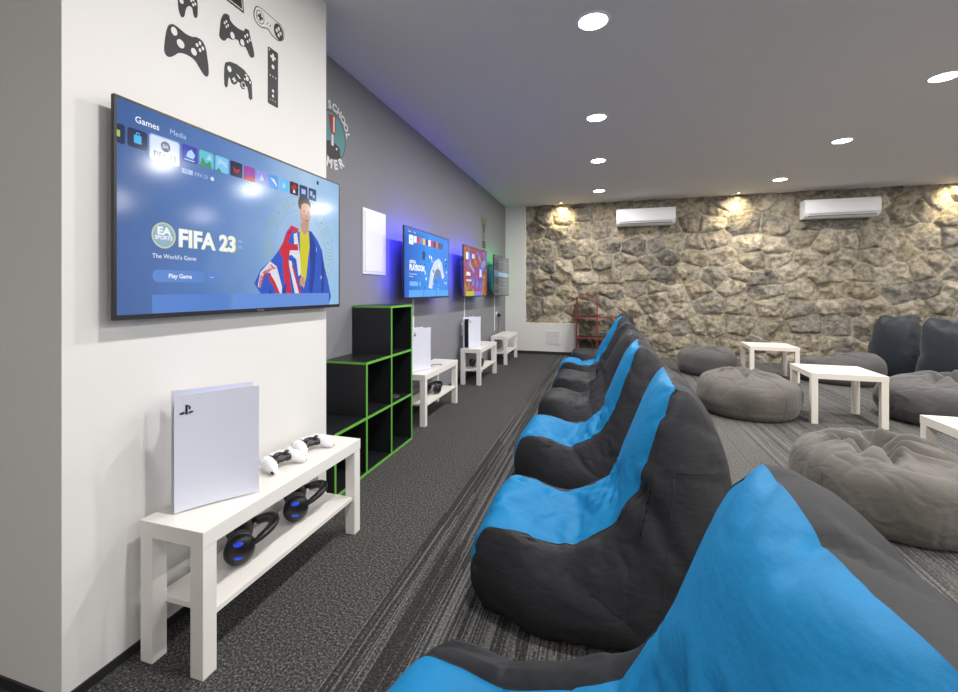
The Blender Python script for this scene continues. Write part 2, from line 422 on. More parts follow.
    me.polygons.add(len(F)); me.polygons.foreach_set('loop_start', np.arange(len(F))*4); me.polygons.foreach_set('loop_total', np.full(len(F),4))
    me.update(); me.validate()
    a = me.color_attributes.new('stone_tint','FLOAT_COLOR','POINT')
    a.data.foreach_set('color', np.concatenate([col.reshape(-1,3), np.ones((nx*nz,1))],1).ravel())
    me.materials.append(M['stone'])
    o = bpy.data.objects.new('wall_back_stone', me); C.objects.link(o); o['kind'] = 'structure'
stone_wall()
struct('wall_back_backing', bx(XG-.1,YB+.3,0, XR+.1,YB+.42,H), M['white_wall'])

# ------------------------------------------------------------------ ceiling lights
def make_light(loc, label, group):
    t = thing('ceiling_downlight', label, 'ceiling light', loc, 0, group)
    bm = bmesh.new(); lathe(bm, [(.078,-.001),(.082,-.009),(.092,-.009),(.100,-.004),(.102,0)], 48)
    obj('trim_ring', bm, M['plastic_white'], t, smooth=40)
    bm = bmesh.new(); lathe(bm, [(.0,-.0085),(.079,-.0085),(.079,-.001),(0,-.001)], 48); 
    obj('diffuser', bm, M['lamp_white'], t)
    l = bpy.data.lights.new('downlight_lamp','AREA'); l.shape = 'DISK'; l.size = .155; l.energy = 30; l.color = (1,.975,.945)
    o = bpy.data.objects.new('downlight_lamp', l); C.objects.link(o); o.parent = t; o.location = (0,0,-.012)
    return t
ROWY = [-1.9,-.35,1.15,2.69,4.2,5.6,7.3]  # first row, behind the camera, is unseen and added as fill light
names = {(-.055,2.69):'round ceiling downlight, largest and nearest, at the top of the photo', (-.055,4.2):'round ceiling downlight, second from the front in the left row',
 (-.055,5.6):'round ceiling downlight, third from the front in the left row', (-.055,7.3):'small round ceiling downlight above the left air conditioner, last of the left row',
 (2.39,4.2):'round ceiling downlight by the right edge of the photo', (2.39,5.6):'round ceiling downlight in the middle of the right row, above the right air conditioner',
 (2.39,7.3):'small round ceiling downlight of the right row nearest the stone wall'}
first = None
for x in (-.055,2.39,5.25):
    for y in ROWY:
        if x < 0 and y == -.35: continue
        if x == 2.39 and y in (4.2,): yy = 4.14
        else: yy = y
        lb = names.get((x,y), 'round ceiling downlight outside the picture')
        if first is None: first = make_light((x*1.0096,yy*1.0096,H), lb, 'round ceiling downlights')
        else: dup(first, (x*1.0096,yy*1.0096,H), 0, lb)
def wall_spot(x, label):
    t = thing('wall_washer_spotlight', label, 'spotlight', (x,YB-.17,H), 0, 'small spotlights along the stone wall')
    bm = bmesh.new(); lathe(bm, [(.028,-.001),(.03,-.012),(.040,-.010),(.042,0)], 28); obj('trim_ring', bm, M['metal'], t, smooth=40)
    bm = bmesh.new(); lathe(bm, [(0,-.006),(.028,-.006),(.028,-.001),(0,-.001)], 28); obj('lens', bm, M['lamp_warm'], t)
    l = bpy.data.lights.new('spot_lamp','SPOT'); l.energy = 34; l.color = (1,.82,.50); l.spot_size = math.radians(110); l.spot_blend = .9; l.shadow_soft_size = .03
    o = bpy.data.objects.new('spot_lamp', l); C.objects.link(o); o.parent = t; o.location = (0,0,-.02); o.rotation_euler = (math.radians(38),0,0)
wall_spot(-.72, 'tiny warm ceiling spotlight at the left end of the stone wall')
wall_spot(2.10, 'tiny warm ceiling spotlight above the stone wall between the two air conditioners')
wall_spot(4.95, 'tiny warm ceiling spotlight at the right edge of the photo')

# ------------------------------------------------------------------ TV benches
def legs(t, pts, m, z1, s=.05, z0=0):
    for x,y in pts: obj('leg', bx(x,y,z0,x+s,y+s,z1,bev=.0015), m, t)
def make_bench(loc, rz, label):   # local: x -W..0, y 0..L
    t = thing('tv_bench', label, 'bench', loc, rz, 'white media benches under the televisions')
    W,L = .26,.90; m = M['laminate']
    obj('tabletop', bx(-W,0,.40,0,L,.45,bev=.0015), m, t)
    legs(t, [(-W+.0015,.0015),(-.0515,.0015),(-W+.0015,L-.0515),(-.0515,L-.0515)], m, .40)
    obj('shelf', bx(-W+.01,.052,.165,-.012,L-.052,.183,bev=.001), m, t)
    return t
bench = make_bench((-1.153,1.052,0), -.008, 'nearest white media bench, holding a console and two gamepads')
dup(bench, (-1.466,3.571,0), 0, 'white media bench right behind the black and green cube shelf')
dup(bench, (-1.45,5.325,0), .004, 'white media bench in front of the third television, a small console on top')
dup(bench, (-1.45,6.912,0), 0, 'farthest white media bench, empty, in the corner under the last television')

def make_table(loc, rz, label):   # local 0..T
    t = thing('side_table', label, 'table', loc, rz, 'square cream side tables among the bean bags')
    T = .55; m = M['laminate_birch']
    obj('tabletop', bx(0,0,.40,T,T,.45,bev=.0015), m, t)
    legs(t, [(.0015,.0015),(T-.0515,.0015),(.0015,T-.0515),(T-.0515,T-.0515)], m, .40)
    return t
tb = make_table((1.769,4.674,0), -.046, 'square cream side table in the middle, between the grey bean bags')
dup(tb, (1.844,6.673,0), -.058, 'small square cream side table nearest the stone wall')
dup(tb, (1.785,2.74,0), 0, 'cream side table cut off by the right edge of the photo')

# ------------------------------------------------------------------ cube shelves
def cube_shelf(name, label, cat, origin, cell, depth, cols, edge, axis, back=True):
    """cols: heights in cells, along axis; board tb thick, edging strip on the front"""
    t = thing(name, label, cat, origin)
    tb_ = .016; e = .004
    def B(u0,n0,z0,u1,n1,z1):    # u along the wall, n = depth (0 back .. depth front)
        if axis == 'y': return (n0,u0,z0,n1,u1,z1)
        return (u0,-n1,z0,u1,-n0,z1)
    def edged(nm, u0,z0,u1,z1, both=False):
        p = obj(nm, bx(*B(u0,0,z0,u1,depth,z1)), M['black_board'], t)
        obj('edging', bx(*B(u0,depth,z0,u1,depth+e,z1)), edge, p)
        return p
    n = len(cols)
    for i in range(n+1):
        hL = cols[i-1] if i > 0 else 0; hR = cols[i] if i < n else 0; h = max(hL,hR)
        u = i*cell
        edged('upright', u-tb_/2, 0, u+tb_/2, h*cell+tb_)
        
    for i,h in enumerate(cols):
        for k in range(h+1):
            z = k*cell
            p = edged('shelf_board', i*cell+tb_/2, z, (i+1)*cell-tb_/2, z+tb_)
            if k == h:   # exposed top board: green rim along its free side
                pass
        if back: obj('back_panel', bx(*B(i*cell+tb_/2,0,tb_,(i+1)*cell-tb_/2,.004,h*cell)), M['black_board'], t)
    return t
sh = cube_shelf('cube_shelf', 'stepped black cube shelf with bright green edges against the grey wall', 'shelf', (XG+.008,2.197,0), .3515, .31, [1,2,3], M['green_edge'], 'y')
# green edging on the visible ends of the top boards
bm = bmesh.new(); c = .3515
box(bm, 0,c-.010,2*c+.001, .31,c-.0085,2*c+.016); obj('edging', bm, M['green_edge'], sh)
bm = bmesh.new(); box(bm, 0,2*c-.010,3*c+.001, .31,2*c-.0085,3*c+.016); obj('edging', bm, M['green_edge'], sh)
rs = cube_shelf('cube_shelf', 'stepped black cube shelf with red edges standing before the stone wall', 'shelf', (-.445,YB-.07,0), .352, .30, [3,2,1], M['red_edge'], 'x', back=False)

# dark saucer-like puck lying in the green shelf
bm = bmesh.new(); lathe(bm, [(0,0),(.045,0),(.052,.008),(.05,.016),(.03,.022),(0,.023)], 32)
tag(obj('charging_puck', bm, M['plastic_grey'], smooth=40, loc=(XG+.25,3.06,.3685+.001)), 'small dark round puck lying inside the black and green shelf', 'gadget')

# ------------------------------------------------------------------ televisions
def tv(origin, W, Hh, label, paint, bezel=.008, bottom=.016, depth=.05, led=None, gap=.12, wallx=XG):
    """origin = lower near corner of the front face; u -> +y, v -> +z, faces +x"""
    t = thing('television', label, 'television', origin, 0, 'wall mounted televisions')
    bm = bmesh.new()
    box(bm, -.013,0,0, -.002,W,Hh, bev=.002)
    box(bm, -.002,0,0, .0012,W,bottom); box(bm, -.002,0,Hh-bezel, .0012,W,Hh); box(bm, -.002,0,bottom, .0012,bezel,Hh-bezel); box(bm, -.002,W-bezel,bottom, .0012,W,Hh-bezel)
    obj('casing', bm, M['plastic_black'], t)
    obj('rear_housing', bx(-depth,W*.06,Hh*.03, -.013,W*.94,Hh*.62,bev=.006), M['plastic_grey'], t)
    obj('maker_badge', bx(.0012,W*.5-.02,.004,.0018,W*.5+.02,.010), M['metal'], t)
    xb = wallx-origin[0]
    bm = bmesh.new(); box(bm, xb+.0015,W*.3,Hh*.2, xb+.012,W*.7,Hh*.75); 
    for q in (.36,.60): box(bm, xb+.012,W*q,Hh*.15, -depth,W*q+.035,Hh*.8)
    obj('wall_bracket', bm, M['metal'], t)
    sc = bmesh.new()
    f = lambda u,v,n: Vector((n, u, v))
    mats = paint(sc, f, W, Hh, bezel, bottom)
    obj('screen', sc, mats, t)
    if led:
        bm = bmesh.new()
        z0, z1 = Hh*.1, Hh*.92
        box(bm, -.020,.036,z0, -.013,.050,z1); box(bm, -.020,.036,z1, -.013,W-.036,z1+.012)
        box(bm, -.020,W-.050,z0, -.013,W-.036,z1)
        obj('backlight_strip', bm, led, t)
    return t

def paint_main(bm, f, W, Hh, bz, bt):
    mats = []; idx = {}
    def mi(name, rgb=None, es=1.0, m=None):
        if name not in idx:
            idx[name] = len(mats); mats.append(m or em('main_'+name, rgb, es))
        return idx[name]
    # positions below are in metres on the 1.206 x .686 panel
    n = 0.0002
    g = [(0,lin((60,96,156))),(.3,lin((84,124,186))),(.55,lin((120,158,208))),(.8,lin((172,202,232))),(1,lin((146,190,228)))]
    flat(bm, [(bz,bt),(W-bz,bt),(W-bz,Hh-bz),(bz,Hh-bz)], n, f, mi('ground', m=screen_mat('screen_main_ground',(0,0,0),.95,grad=g)))
    L = [0]
    def nn(): L[0] += 1; return n+.00003*L[0]
    # clock face behind the player
    cu,cv,R = .875,.285,.262; lay = nn()
    for r in (R, R*.74):
        a = disc(cu,cv,r,r,64); b = disc(cu,cv,r-.0022,r-.0022,64)
        for i in range(64):
            q = bm.faces.new([bm.verts.new(f(*p,lay)) for p in (a[i],a[(i+1)%64],b[(i+1)%64],b[i])]); q.material_index = mi('clock',(122,158,200))
    lay = nn()
    for k in range(12):
        a = k*PI/6; c0,s0 = math.cos(a),math.sin(a)
        for j in ((-1,0,1) if k%3 else (-1.5,-.5,.5,1.5)):
            off = j*.018; pu = lambda r,o: (cu+c0*r-s0*o, cv+s0*r+c0*o)
            pts = [pu(R*.77,off-.002),pu(R*.95,off-.002),pu(R*.95,off+.002),pu(R*.77,off+.002)]
            if all(bz < p[0] < W-bz and bt < p[1] < Hh-bz for p in pts): flat(bm, pts, lay, f, mi('numeral',(150,176,120)))
        a += PI/12
        pu2 = (cu+math.cos(a)*R*.86, cv+math.sin(a)*R*.86)
        if pu2[0] < W-bz-.01: flat(bm, disc(*pu2,.007,.007,10), lay, f, mi('numeral'))
    # mist wisps
    # player wrapped in a flag (a plain generic figure)
    lay = nn(); P = lambda pts,name,rgb=None,es=1.0: flat(bm, pts, lay, f, mi(name,rgb,es))
    P([(.84,.37),(.80,.40),(.765,.365),(.74,.31),(.71,.27),(.66,.22),(.60,.18),(.565,.12),(.60,.08),(.56,.055),(.60,.03),(.66,bt),(1.10,bt),(1.12,.06),(1.09,.15),(1.06,.22),(1.04,.30),(1.0,.35),(.95,.39),(.90,.39)],'flag',(38,84,190))
    lay = nn()
    P([(.86,.385),(.93,.385),(.94,.33),(.925,.25),(.91,.16),(.89,.10),(.87,.16),(.862,.26)],'shirt',(206,196,40))
    P([(.84,.37),(.862,.26),(.87,.17),(.85,.16),(.835,.24),(.80,.26),(.765,.25),(.77,.29),(.82,.30),(.815,.36)],'cross_white',(214,218,226))
    P([(.66,.22),(.70,.20),(.735,.11),(.73,bt),(.69,bt),(.695,.10),(.66,.17),(.62,.165),(.60,.10),(.585,.11),(.60,.17)],'cross_white')
    P([(.775,.235),(.80,.23),(.885,.03),(.88,bt),(.855,bt),(.83,.06)],'cross_white')
    P([(.60,.16),(.66,.21),(.70,.19),(.67,.185),(.62,.15),(.60,.10),(.59,.11)],'cross_red',(196,36,60))
    lay = nn()
    P([(.74,.31),(.765,.355),(.79,.375),(.80,.36),(.775,.315),(.80,.31),(.845,.315),(.85,.285),(.79,.28),(.78,.24),(.79,.15),(.80,.08),(.79,bt),(.75,bt),(.765,.06),(.745,.16),(.74,.24),(.715,.27)],'cross_red')
    P([(.80,.40),(.85,.39),(.85,.37),(.81,.375),(.78,.35),(.77,.365)],'cross_red')
    P([(.80,.215),(.815,.205),(.875,.07),(.868,.045)],'cross_red')
    P([(.655,.17),(.69,.13),(.72,.08),(.725,bt),(.70,bt),(.70,.07),(.68,.11),(.65,.14)],'cross_red')
    for (a,b,r) in ((.985,.30,.017),(1.035,.16,.014),(1.06,.05,.016),(.99,.07,.010)):
        pts = [(a+(r if k%2==0 else r*.42)*math.sin(PI*k/7)*.8, b+(r if k%2==0 else r*.42)*math.cos(PI*k/7)) for k in range(14)]
        P(pts,'star',(206,222,240))
    lay = nn()
    P([(.93,.385),(.955,.385),(.99,.30),(.975,.16),(.95,.06),(.93,.10),(.945,.22)],'flag_fold',(22,58,150))
    P([(1.03,.30),(1.06,.20),(1.055,.09),(1.03,.04),(1.035,.14)],'flag_fold')
    P([(.66,.10),(.64,.06),(.60,.05),(.63,.035),(.68,.045)],'flag_fold'); P([(.77,.14),(.76,.08),(.73,.05),(.745,.10)],'flag_fold')
    P([(.865,.42),(.87,.385),(.895,.365),(.925,.385),(.93,.43)],'skin',(190,146,126))
    P([(.857,.485),(.862,.45),(.878,.422),(.900,.410),(.922,.418),(.938,.445),(.944,.485),(.938,.515),(.90,.53),(.868,.52)],'skin')
    lay = nn()
    P([(.855,.49),(.848,.515),(.855,.545),(.885,.560),(.925,.552),(.944,.525),(.944,.505),(.925,.520),(.895,.522),(.875,.512),(.868,.485)],'hair',(58,44,42))
    for a in (.893,.925): flat(bm, disc(a,.482,.006,.003,10), lay, f, mi('hair'))
    P([(.900,.440),(.925,.440),(.921,.434),(.904,.434)],'lips',(150,84,80))
    P([(.912,.475),(.920,.457),(.908,.457)],'nose',(166,120,104))
    P([(.86,.15),(.89,.16),(.90,.13),(.88,.11),(.86,.12)],'skin')
    # lower cards
    lay = nn()
    flat(bm, rrect(.119,bt,.432,.078,.006), lay, f, mi('card',(82,126,200)))
    flat(bm, rrect(.448,bt,1.10,.078,.006), lay, f, mi('card2',(96,140,214)))
    flat(bm, rrect(.120,.120,.323,.161,.0204,8), lay, f, mi('pill',(88,130,202)))
    flat(bm, disc(.352,.141,.019,.020), lay, f, mi('pill'))
    # tiles
    flat(bm, rrect(bz,.54,.033,.600,.008), lay, f, mi('tile_dark',(26,40,78)))
    flat(bm, rrect(.040,.540,.103,.600,.009), lay, f, mi('tile_dark'))
    flat(bm, rrect(.109,.519,.219,.605,.011), lay, f, mi('tile_halo',(150,184,236)))
    cols = [(30,52,170),(94,190,206),(120,196,232),(26,30,66),(150,60,160),(140,140,220),(70,150,226),(96,186,240),(50,22,26),(38,62,110),(38,62,110)]
    for k,cc in enumerate(cols):
        u = .2275+.0700*k; flat(bm, rrect(u,.547,u+.062,.607,.007), lay, f, mi('tile%d'%min(k,9),cc))
    lay = nn()
    flat(bm, rrect(.113,.523,.215,.601,.010), lay, f, mi('tile_white',(212,222,242)))
    flat(bm, rrect(bz,.56,.018,.58,.002), lay, f, mi('yellow',(170,190,70)))
    flat(bm, rrect(.060,.556,.084,.582,.002), lay, f, mi('cyan',(64,178,232))); 
    flat(bm, rrect(.227,.504,.270,.521,.002), lay, f, mi('tag',(166,190,230)))
    flat(bm, disc(.166,.575,.017,.018), lay, f, mi('navy',(36,46,84)))
    # little pictures inside the tiles
    def tile(k, shapes):
        u = .2275+.0700*k
        for nm,rgb,pts in shapes: flat(bm, [(u+a*.062,.547+b*.060) for a,b in pts], lay, f, mi(nm,rgb))
    tile(0, [('ice',(170,206,246),[(.25,.3),(.7,.25),(.85,.5),(.6,.8),(.35,.62)]),('ice',None,[(.15,.1),(.8,.1),(.8,.17),(.15,.17)])])
    tile(1, [('leaf',(60,140,110),[(0,0),(.9,0),(.75,.45),(.45,.25),(.2,.6)]),('ice',None,[(.45,.5),(.9,.55),(.7,.9)])])
    tile(2, [('ice',None,[(.1,.4),(.5,.55),(.9,.35),(.8,.7),(.3,.85)]),('leaf',None,[(0,0),(.5,0),(.25,.25)])])
    tile(3, [('crimson',(170,30,50),[(.3,.3),(.7,.3),(.8,.6),(.5,.5),(.25,.65)])])
    tile(4, [('crimson',None,[(0,0),(1,0),(1,.35),(0,.35)])])
    tile(5, [('ice',None,[(.3,.4),(.5,.75),(.7,.4),(.6,.3),(.4,.3)])])
    tile(6, [('tile_white',None,[(.2,.75),(.5,.5),(.85,.2),(.9,.35),(.6,.7)])])
    tile(7, [('ice',None,[(.3,.45),(.5,.75),(.7,.45),(.6,.3),(.4,.3)])])
    tile(8, [('crimson',None,[(.1,.5),(.6,.9),(.9,.6),(.5,.4)]),('tile_white',None,[(.35,.15),(.65,.15),(.6,.4),(.4,.4)])])
    tile(9, [('tag',None,[(.25,.3),(.75,.3),(.75,.7),(.25,.7)])]); tile(10, [('tag',None,[(.2,.35),(.5,.35),(.5,.75),(.2,.75)]),('tag',None,[(.55,.25),(.8,.25),(.8,.5),(.55,.5)])])
    flat(bm, disc(.160,.276,.043,.0435,40), lay, f, mi('disc',(196,206,150)))
    flat(bm, disc(.3535,.512,.008,.008,16), lay, f, mi('tile_white'))
    flat(bm, disc(.878,.648,.006,.007,12), lay, f, mi('white_soft',(176,200,236))); flat(bm, rrect(.93,.640,.944,.654,.002), lay, f, mi('white_soft'))
    flat(bm, disc(1.002,.646,.009,.011,14), lay, f, mi('navy'))
    lay = nn()
    flat(bm, disc(.160,.276,.038,.0385,40), lay, f, mi('disc_in',(140,172,190)))
    T = lambda s,u,v,h,m,**k: text_into(bm, s, u, v, h, f, lay, m, **k)
    lay = nn()
    wh = mi('white',(236,242,250)); so = mi('white_soft')
    T('Games',.063,.622,.020,wh,bold=.012); T('Media',.181,.624,.018,so)
    T('FIFA 23',.164,.533,.0185,mi('navy'),align='CENTER',bold=.012,sx=.98)
    T('EA',.166,.570,.011,mi('tile_white'),align='CENTER',bold=.03)
    T('FIFA 23',.277,.506,.0125,so); T('PS5',.2345,.508,.0095,mi('pill'),bold=.02)
    T('FIFA 23',.2115,.246,.058,mi('gold',(232,230,140)),bold=.045,sx=.98)
    T('EA',.160,.279,.024,wh,align='CENTER',bold=.04,sx=1.2); T('SPORTS',.160,.262,.0125,wh,align='CENTER',bold=.03)
    T('The World\u2019s Game',.119,.199,.0145,wh,sx=1.0)
    T('Play Game',.2215,.134,.0145,wh,align='CENTER',bold=.02)
    T('20:12',1.092,.641,.012,so,align='CENTER')
    T('PS4',.478,.285,.010,so); T('PS5',.478,.262,.010,so)
    for k in (-1,0,1): flat(bm, disc(.352+k*.006,.141,.0016,.0018,8), lay, f, wh)
    flat(bm, [(.067,.582),(.0695,.582),(.0695,.588),(.0765,.588),(.0765,.582),(.079,.582),(.079,.591),(.067,.591)], lay, f, mi('cyan'))
    lay = nn(); T('FIFA 23',.2135,.248,.056,wh,bold=.03,sx=.985)
    return mats

def paint_blue(bm, f, W, Hh, bz, bt):
    mats = [screen_mat('screen_play_ground',(0,0,0),1.1,grad=[(0,lin((24,90,190))),(.5,lin((46,140,230))),(1,lin((40,120,225)))])]; idx = {}
    def mi(n,rgb):
        if n not in idx: idx[n] = len(mats); mats.append(em('play_'+n,rgb,1.1))
        return idx[n]
    flat(bm, [(bz,bt),(W-bz,bt),(W-bz,Hh-bz),(bz,Hh-bz)], .0002, f, 0)
    wh = mi('white',(236,244,255)); n = .0004
    text_into(bm,'Games',.09,Hh-.045,.014,f,n,wh); text_into(bm,'Media',.20,Hh-.045,.014,f,n,wh)
    text_into(bm,'ASTRO\u2019s',.11,.315,.026,f,n,wh,bold=.04); text_into(bm,'PLAYROOM',.11,.255,.048,f,n,wh,bold=.06,sx=.92)
    text_into(bm,'An all-new adventure',.11,.215,.013,f,n,wh); text_into(bm,'awaits you',.11,.193,.013,f,n,wh)
    flat(bm, rrect(.11,.115,.30,.155,.019), n, f, mi('pill',(110,176,240))); flat(bm, disc(.345,.135,.02,.02), n, f, mi('pill',0))
    flat(bm, rrect(.10,bt,.42,.078,.005), n, f, mi('card',(84,160,235))); flat(bm, rrect(.44,bt,.75,.078,.005), n, f, mi('card',0)); flat(bm, rrect(.77,bt,W-.02,.078,.005), n, f, mi('card',0))
    cc = [(230,240,250),(220,60,60),(60,150,220),(240,190,60),(90,60,160),(230,240,250),(200,50,90),(50,60,90),(220,110,50),(60,80,120),(60,80,120)]
    flat(bm, rrect(.10,.478,.195,.56,.010), n, f, wh); text_into(bm,'PLAY',.148,.51,.018,f,n+.0002,mi('pill',0),align='CENTER',bold=.03)
    for k,c in enumerate(cc): u = .205+.068*k; flat(bm, rrect(u,.50,u+.060,.56,.006), n, f, mi('t%d'%k,c))
    # curved white ramp and small scattered pieces (plain stand-in picture)
    arch = [(.55,.10),(.60,.26),(.70,.36),(.82,.40),(.92,.36),(.97,.26),(1.0,.22),(.93,.19),(.88,.27),(.80,.30),(.72,.26),(.67,.18),(.65,.09)]
    flat(bm, arch, n, f, mi('ramp',(196,214,236)))
    flat(bm, [(.68,.17),(.73,.27),(.80,.30),(.87,.27),(.90,.20),(.80,.24),(.74,.17)], n+.0002, f, mi('ramp2',(110,130,160)))
    rr = random.Random(5)
    for k in range(26):
        u = rr.uniform(.45,1.08); v = rr.uniform(.085,.42); s = rr.uniform(.008,.022)
        flat(bm, disc(u,v,s*.8,s,9), n+.0003, f, [wh, mi('dark',(40,60,120)), mi('ramp',0)][k%3])
    flat(bm, rrect(.40,.36,.46,.44,.01), n, f, mi('dark',0))
    return mats
def paint_wild(bm, f, W, Hh, bz, bt):
    mats = [busy_screen('screen_wild_ground',[(.25,lin((40,80,60))),(.40,lin((160,150,50))),(.48,lin((170,50,46))),(.55,lin((150,60,120))),(.63,lin((100,100,210))),(.8,lin((200,190,120)))],3.2,.9)]; idx = {}
    def mi(n,rgb):
        if n not in idx: idx[n] = len(mats); mats.append(em('wild_'+n,rgb,1.0))
        return idx[n]
    flat(bm, [(bz,bt),(W-bz,bt),(W-bz,Hh-bz),(bz,Hh-bz)], .0002, f, 0)
    n = .0004; wh = mi('white',(230,234,250))
    flat(bm, rrect(.10,.47,.21,.56,.010), n, f, wh)
    for k,c in enumerate([(90,150,220),(60,60,160),(210,220,240),(200,200,240),(200,60,60),(50,60,90),(90,120,210),(210,110,60),(60,80,120),(60,80,120)]):
        u = .22+.07*k; flat(bm, rrect(u,.495,u+.062,.555,.006), n, f, mi('t%d'%k,c))
    # generic striding figure
    flat(bm, [(.74,.46),(.80,.47),(.83,.40),(.88,.34),(.86,.27),(.84,.20),(.86,.10),(.80,.10),(.77,.20),(.72,.10),(.66,.10),(.70,.24),(.69,.34),(.60,.36),(.60,.33),(.70,.38)], n, f, mi('figure',(90,80,190)))
    flat(bm, [(.74,.38),(.84,.36),(.84,.27),(.72,.26)], n+.0002, f, mi('stripe',(210,214,240)))
    flat(bm, disc(.78,.50,.03,.035,14), n, f, mi('face',(176,120,90)))
    flat(bm, [(.12,.27),(.30,.27),(.29,.31),(.13,.32)], n, f, wh); flat(bm, [(.12,.20),(.34,.20),(.34,.225),(.12,.225)], n, f, mi('t3',0))
    flat(bm, rrect(.10,bt,.45,.075,.005), n, f, mi('lime',(170,190,60))); flat(bm, rrect(.47,bt,.85,.075,.005), n, f, mi('violet',(130,110,220)))
    return mats
def paint_grey(bm, f, W, Hh, bz, bt):
    mats = [em('menu_ground',(88,92,96),1.0)]; idx = {}
    def mi(n,rgb):
        if n not in idx: idx[n] = len(mats); mats.append(em('menu_'+n,rgb,1.0))
        return idx[n]
    flat(bm, [(bz,bt),(W-bz,bt),(W-bz,Hh-bz),(bz,Hh-bz)], .0002, f, 0); n = .0004
    flat(bm, rrect(.04,.05,.32,.58,.004), n, f, mi('side',(52,60,72)))
    flat(bm, rrect(.05,.31,.31,.40,.004), n+.0002, f, mi('pic',(70,110,150)))
    flat(bm, rrect(.05,.10,.31,.20,.004), n+.0002, f, mi('pic2',(84,74,66)))
    flat(bm, rrect(.32,.32,W-.02,.385,.003), n, f, mi('bar',(140,168,190)))
    for v in (.50,.46,.26,.20,.14): flat(bm, rrect(.36,v,W-.08,v+.012,.002), n, f, mi('line',(112,116,120)))
    flat(bm, rrect(.02,Hh-.10,W-.02,Hh-.085,.002), n, f, mi('line',0))
    return mats

tv((-1.408,.972,1.090), 1.202, .686, 'largest television, on the white pier, showing a football game menu', paint_main, wallx=XP, depth=.045)
tv((-1.60,3.43,1.106), 1.14, .628, 'television with a bright blue game menu and blue glow on the wall', paint_blue, led=M['blue_glow'])
tv((-1.60,5.099,1.096), 1.11, .640, 'television with a colourful red and yellow picture, third from the camera', paint_wild, led=M['led_blue2'])
tv((-1.60,6.656,1.089), 1.12, .645, 'farthest television, dim grey menu with a green glow beside it', paint_grey, led=M['led_green'])

# ------------------------------------------------------------------ things on the grey wall
t = thing('breaker_panel', 'white metal breaker panel door on the grey wall', 'panel', (XG,3.04,1.31))
obj('frame', bx(.0,0,0,.010,.372,.513,bev=.003), M['plastic_white'], t)
d = obj('panel_door', bx(.010,.022,.022,.016,.350,.491,bev=.002), M['plastic_white'], t)
obj('latch', bx(.016,.322,.20,.020,.336,.235,bev=.001), M['plastic_white'], d)
def cable_cover(y, z0, z1, label):
    tag(obj('cable_cover', bx(XG,y,z0,XG+.012,y+.022,z1,bev=.002), M['plastic_white']), label, 'cable cover', 'white cable covers')
cable_cover(3.98,.45,1.15,'white cable cover below the blue glowing television')
cable_cover(5.655,.70,1.12,'white vertical cable cover below the colourful television')
cable_cover(7.385,.50,1.12,'white vertical cable cover below the farthest television')
def socket(y, z, label, n=1):
    t = thing('wall_socket', label, 'socket', (XG,y,z))
    obj('plate', bx(0,-.042,-.042*n,.010,.042,.042*n,bev=.003), M['plastic_white'], t)
    for k in range(n):
        bm = bmesh.new(); lathe(bm, [(0,.0102),(.019,.0102),(.021,.013),(.021,.009),(0,.009)], 24, (0,0,(k-(n-1)/2)*.08), axis='x'); obj('outlet', bm, M['vent'], t)
    return t
socket(5.585,.675,'white double wall socket left of the third television bench',2)
socket(7.55,.77,'white wall socket near the far corner with a black plug')
bm = bmesh.new(); box(bm, XG+.014,7.52,.725, XG+.075,7.60,.775, bev=.006); tag(obj('power_adapter', bm, M['plastic_black']), 'black plug-in adapter below the far corner socket', 'adapter')
def cable(pts, r, label, m='plastic_black'):
    P = catmull(pts, 40); bm = bmesh.new(); tube(bm, P, r, 8)
    tag(obj('power_cable', bm, M[m], smooth=True), label, 'cable', 'loose cables')
cable([(XG+.02,5.56,.66),(XG+.05,5.45,.40),(XG+.04,5.28,.20),(-1.73,5.22,.06),(-1.70,5.05,.008),(-1.64,4.85,.006)],.004,'black cable hanging from the socket down to the carpet left of the third bench')
cable([(XG+.045,7.56,.72),(XG+.04,7.55,.60),(XG+.035,7.50,.47),(XG+.03,7.45,.44)],.004,'black cable dropping from the adapter onto the farthest bench')
cable([(-1.44,1.30,.10),(-1.43,1.25,.03),(-1.40,1.32,.008),(-1.34,1.45,.008),(-1.38,1.62,.008),(-1.44,1.75,.02)],.004,'thin black cable lying on the carpet under the nearest bench')
# plinth access cover
t = thing('access_cover', 'square white grille on the low white wall below the stones', 'cover', (-.87,YB-.05,.315))
obj('frame', bx(-.125,-.008,-.125,.125,0,.125,bev=.002), M['white_wall'], t)
bm = bmesh.new()
for k in range(9): box(bm, -.105,-.011,-.104+k*.0245, .105,-.008,-.104+k*.0245+.012)
obj('grille', bm, M['vent'], t)
# air conditioners
def aircon(x0, w, label):
    t = thing('air_conditioner', label, 'air conditioner', (x0,YB-.035,2.30), 0, 'white wall air conditioners')
    prof = [(0,0),(-.13,0),(-.175,.03),(-.205,.085),(-.21,.20),(-.205,.25),(-.19,.278),(0,.278)]
    bm = bmesh.new(); prism(bm, prof, 0, w, lambda u,v,n: Vector((n,u,v)))
    obj('body', bm, M['ac_white'], t)
    obj('outlet_slot', bx(.05,-.183,.024,w-.05,-.15,.034), M['plastic_grey'], t)
    obj('louver', bx(.05,-.212,.060,w-.05,-.17,.068,bev=.001), M['vent'], t)
    return t
aircon(.225,.935,'white air conditioner on the stone wall, the left one')
aircon(2.99,.96,'white air conditioner on the stone wall, the right one')

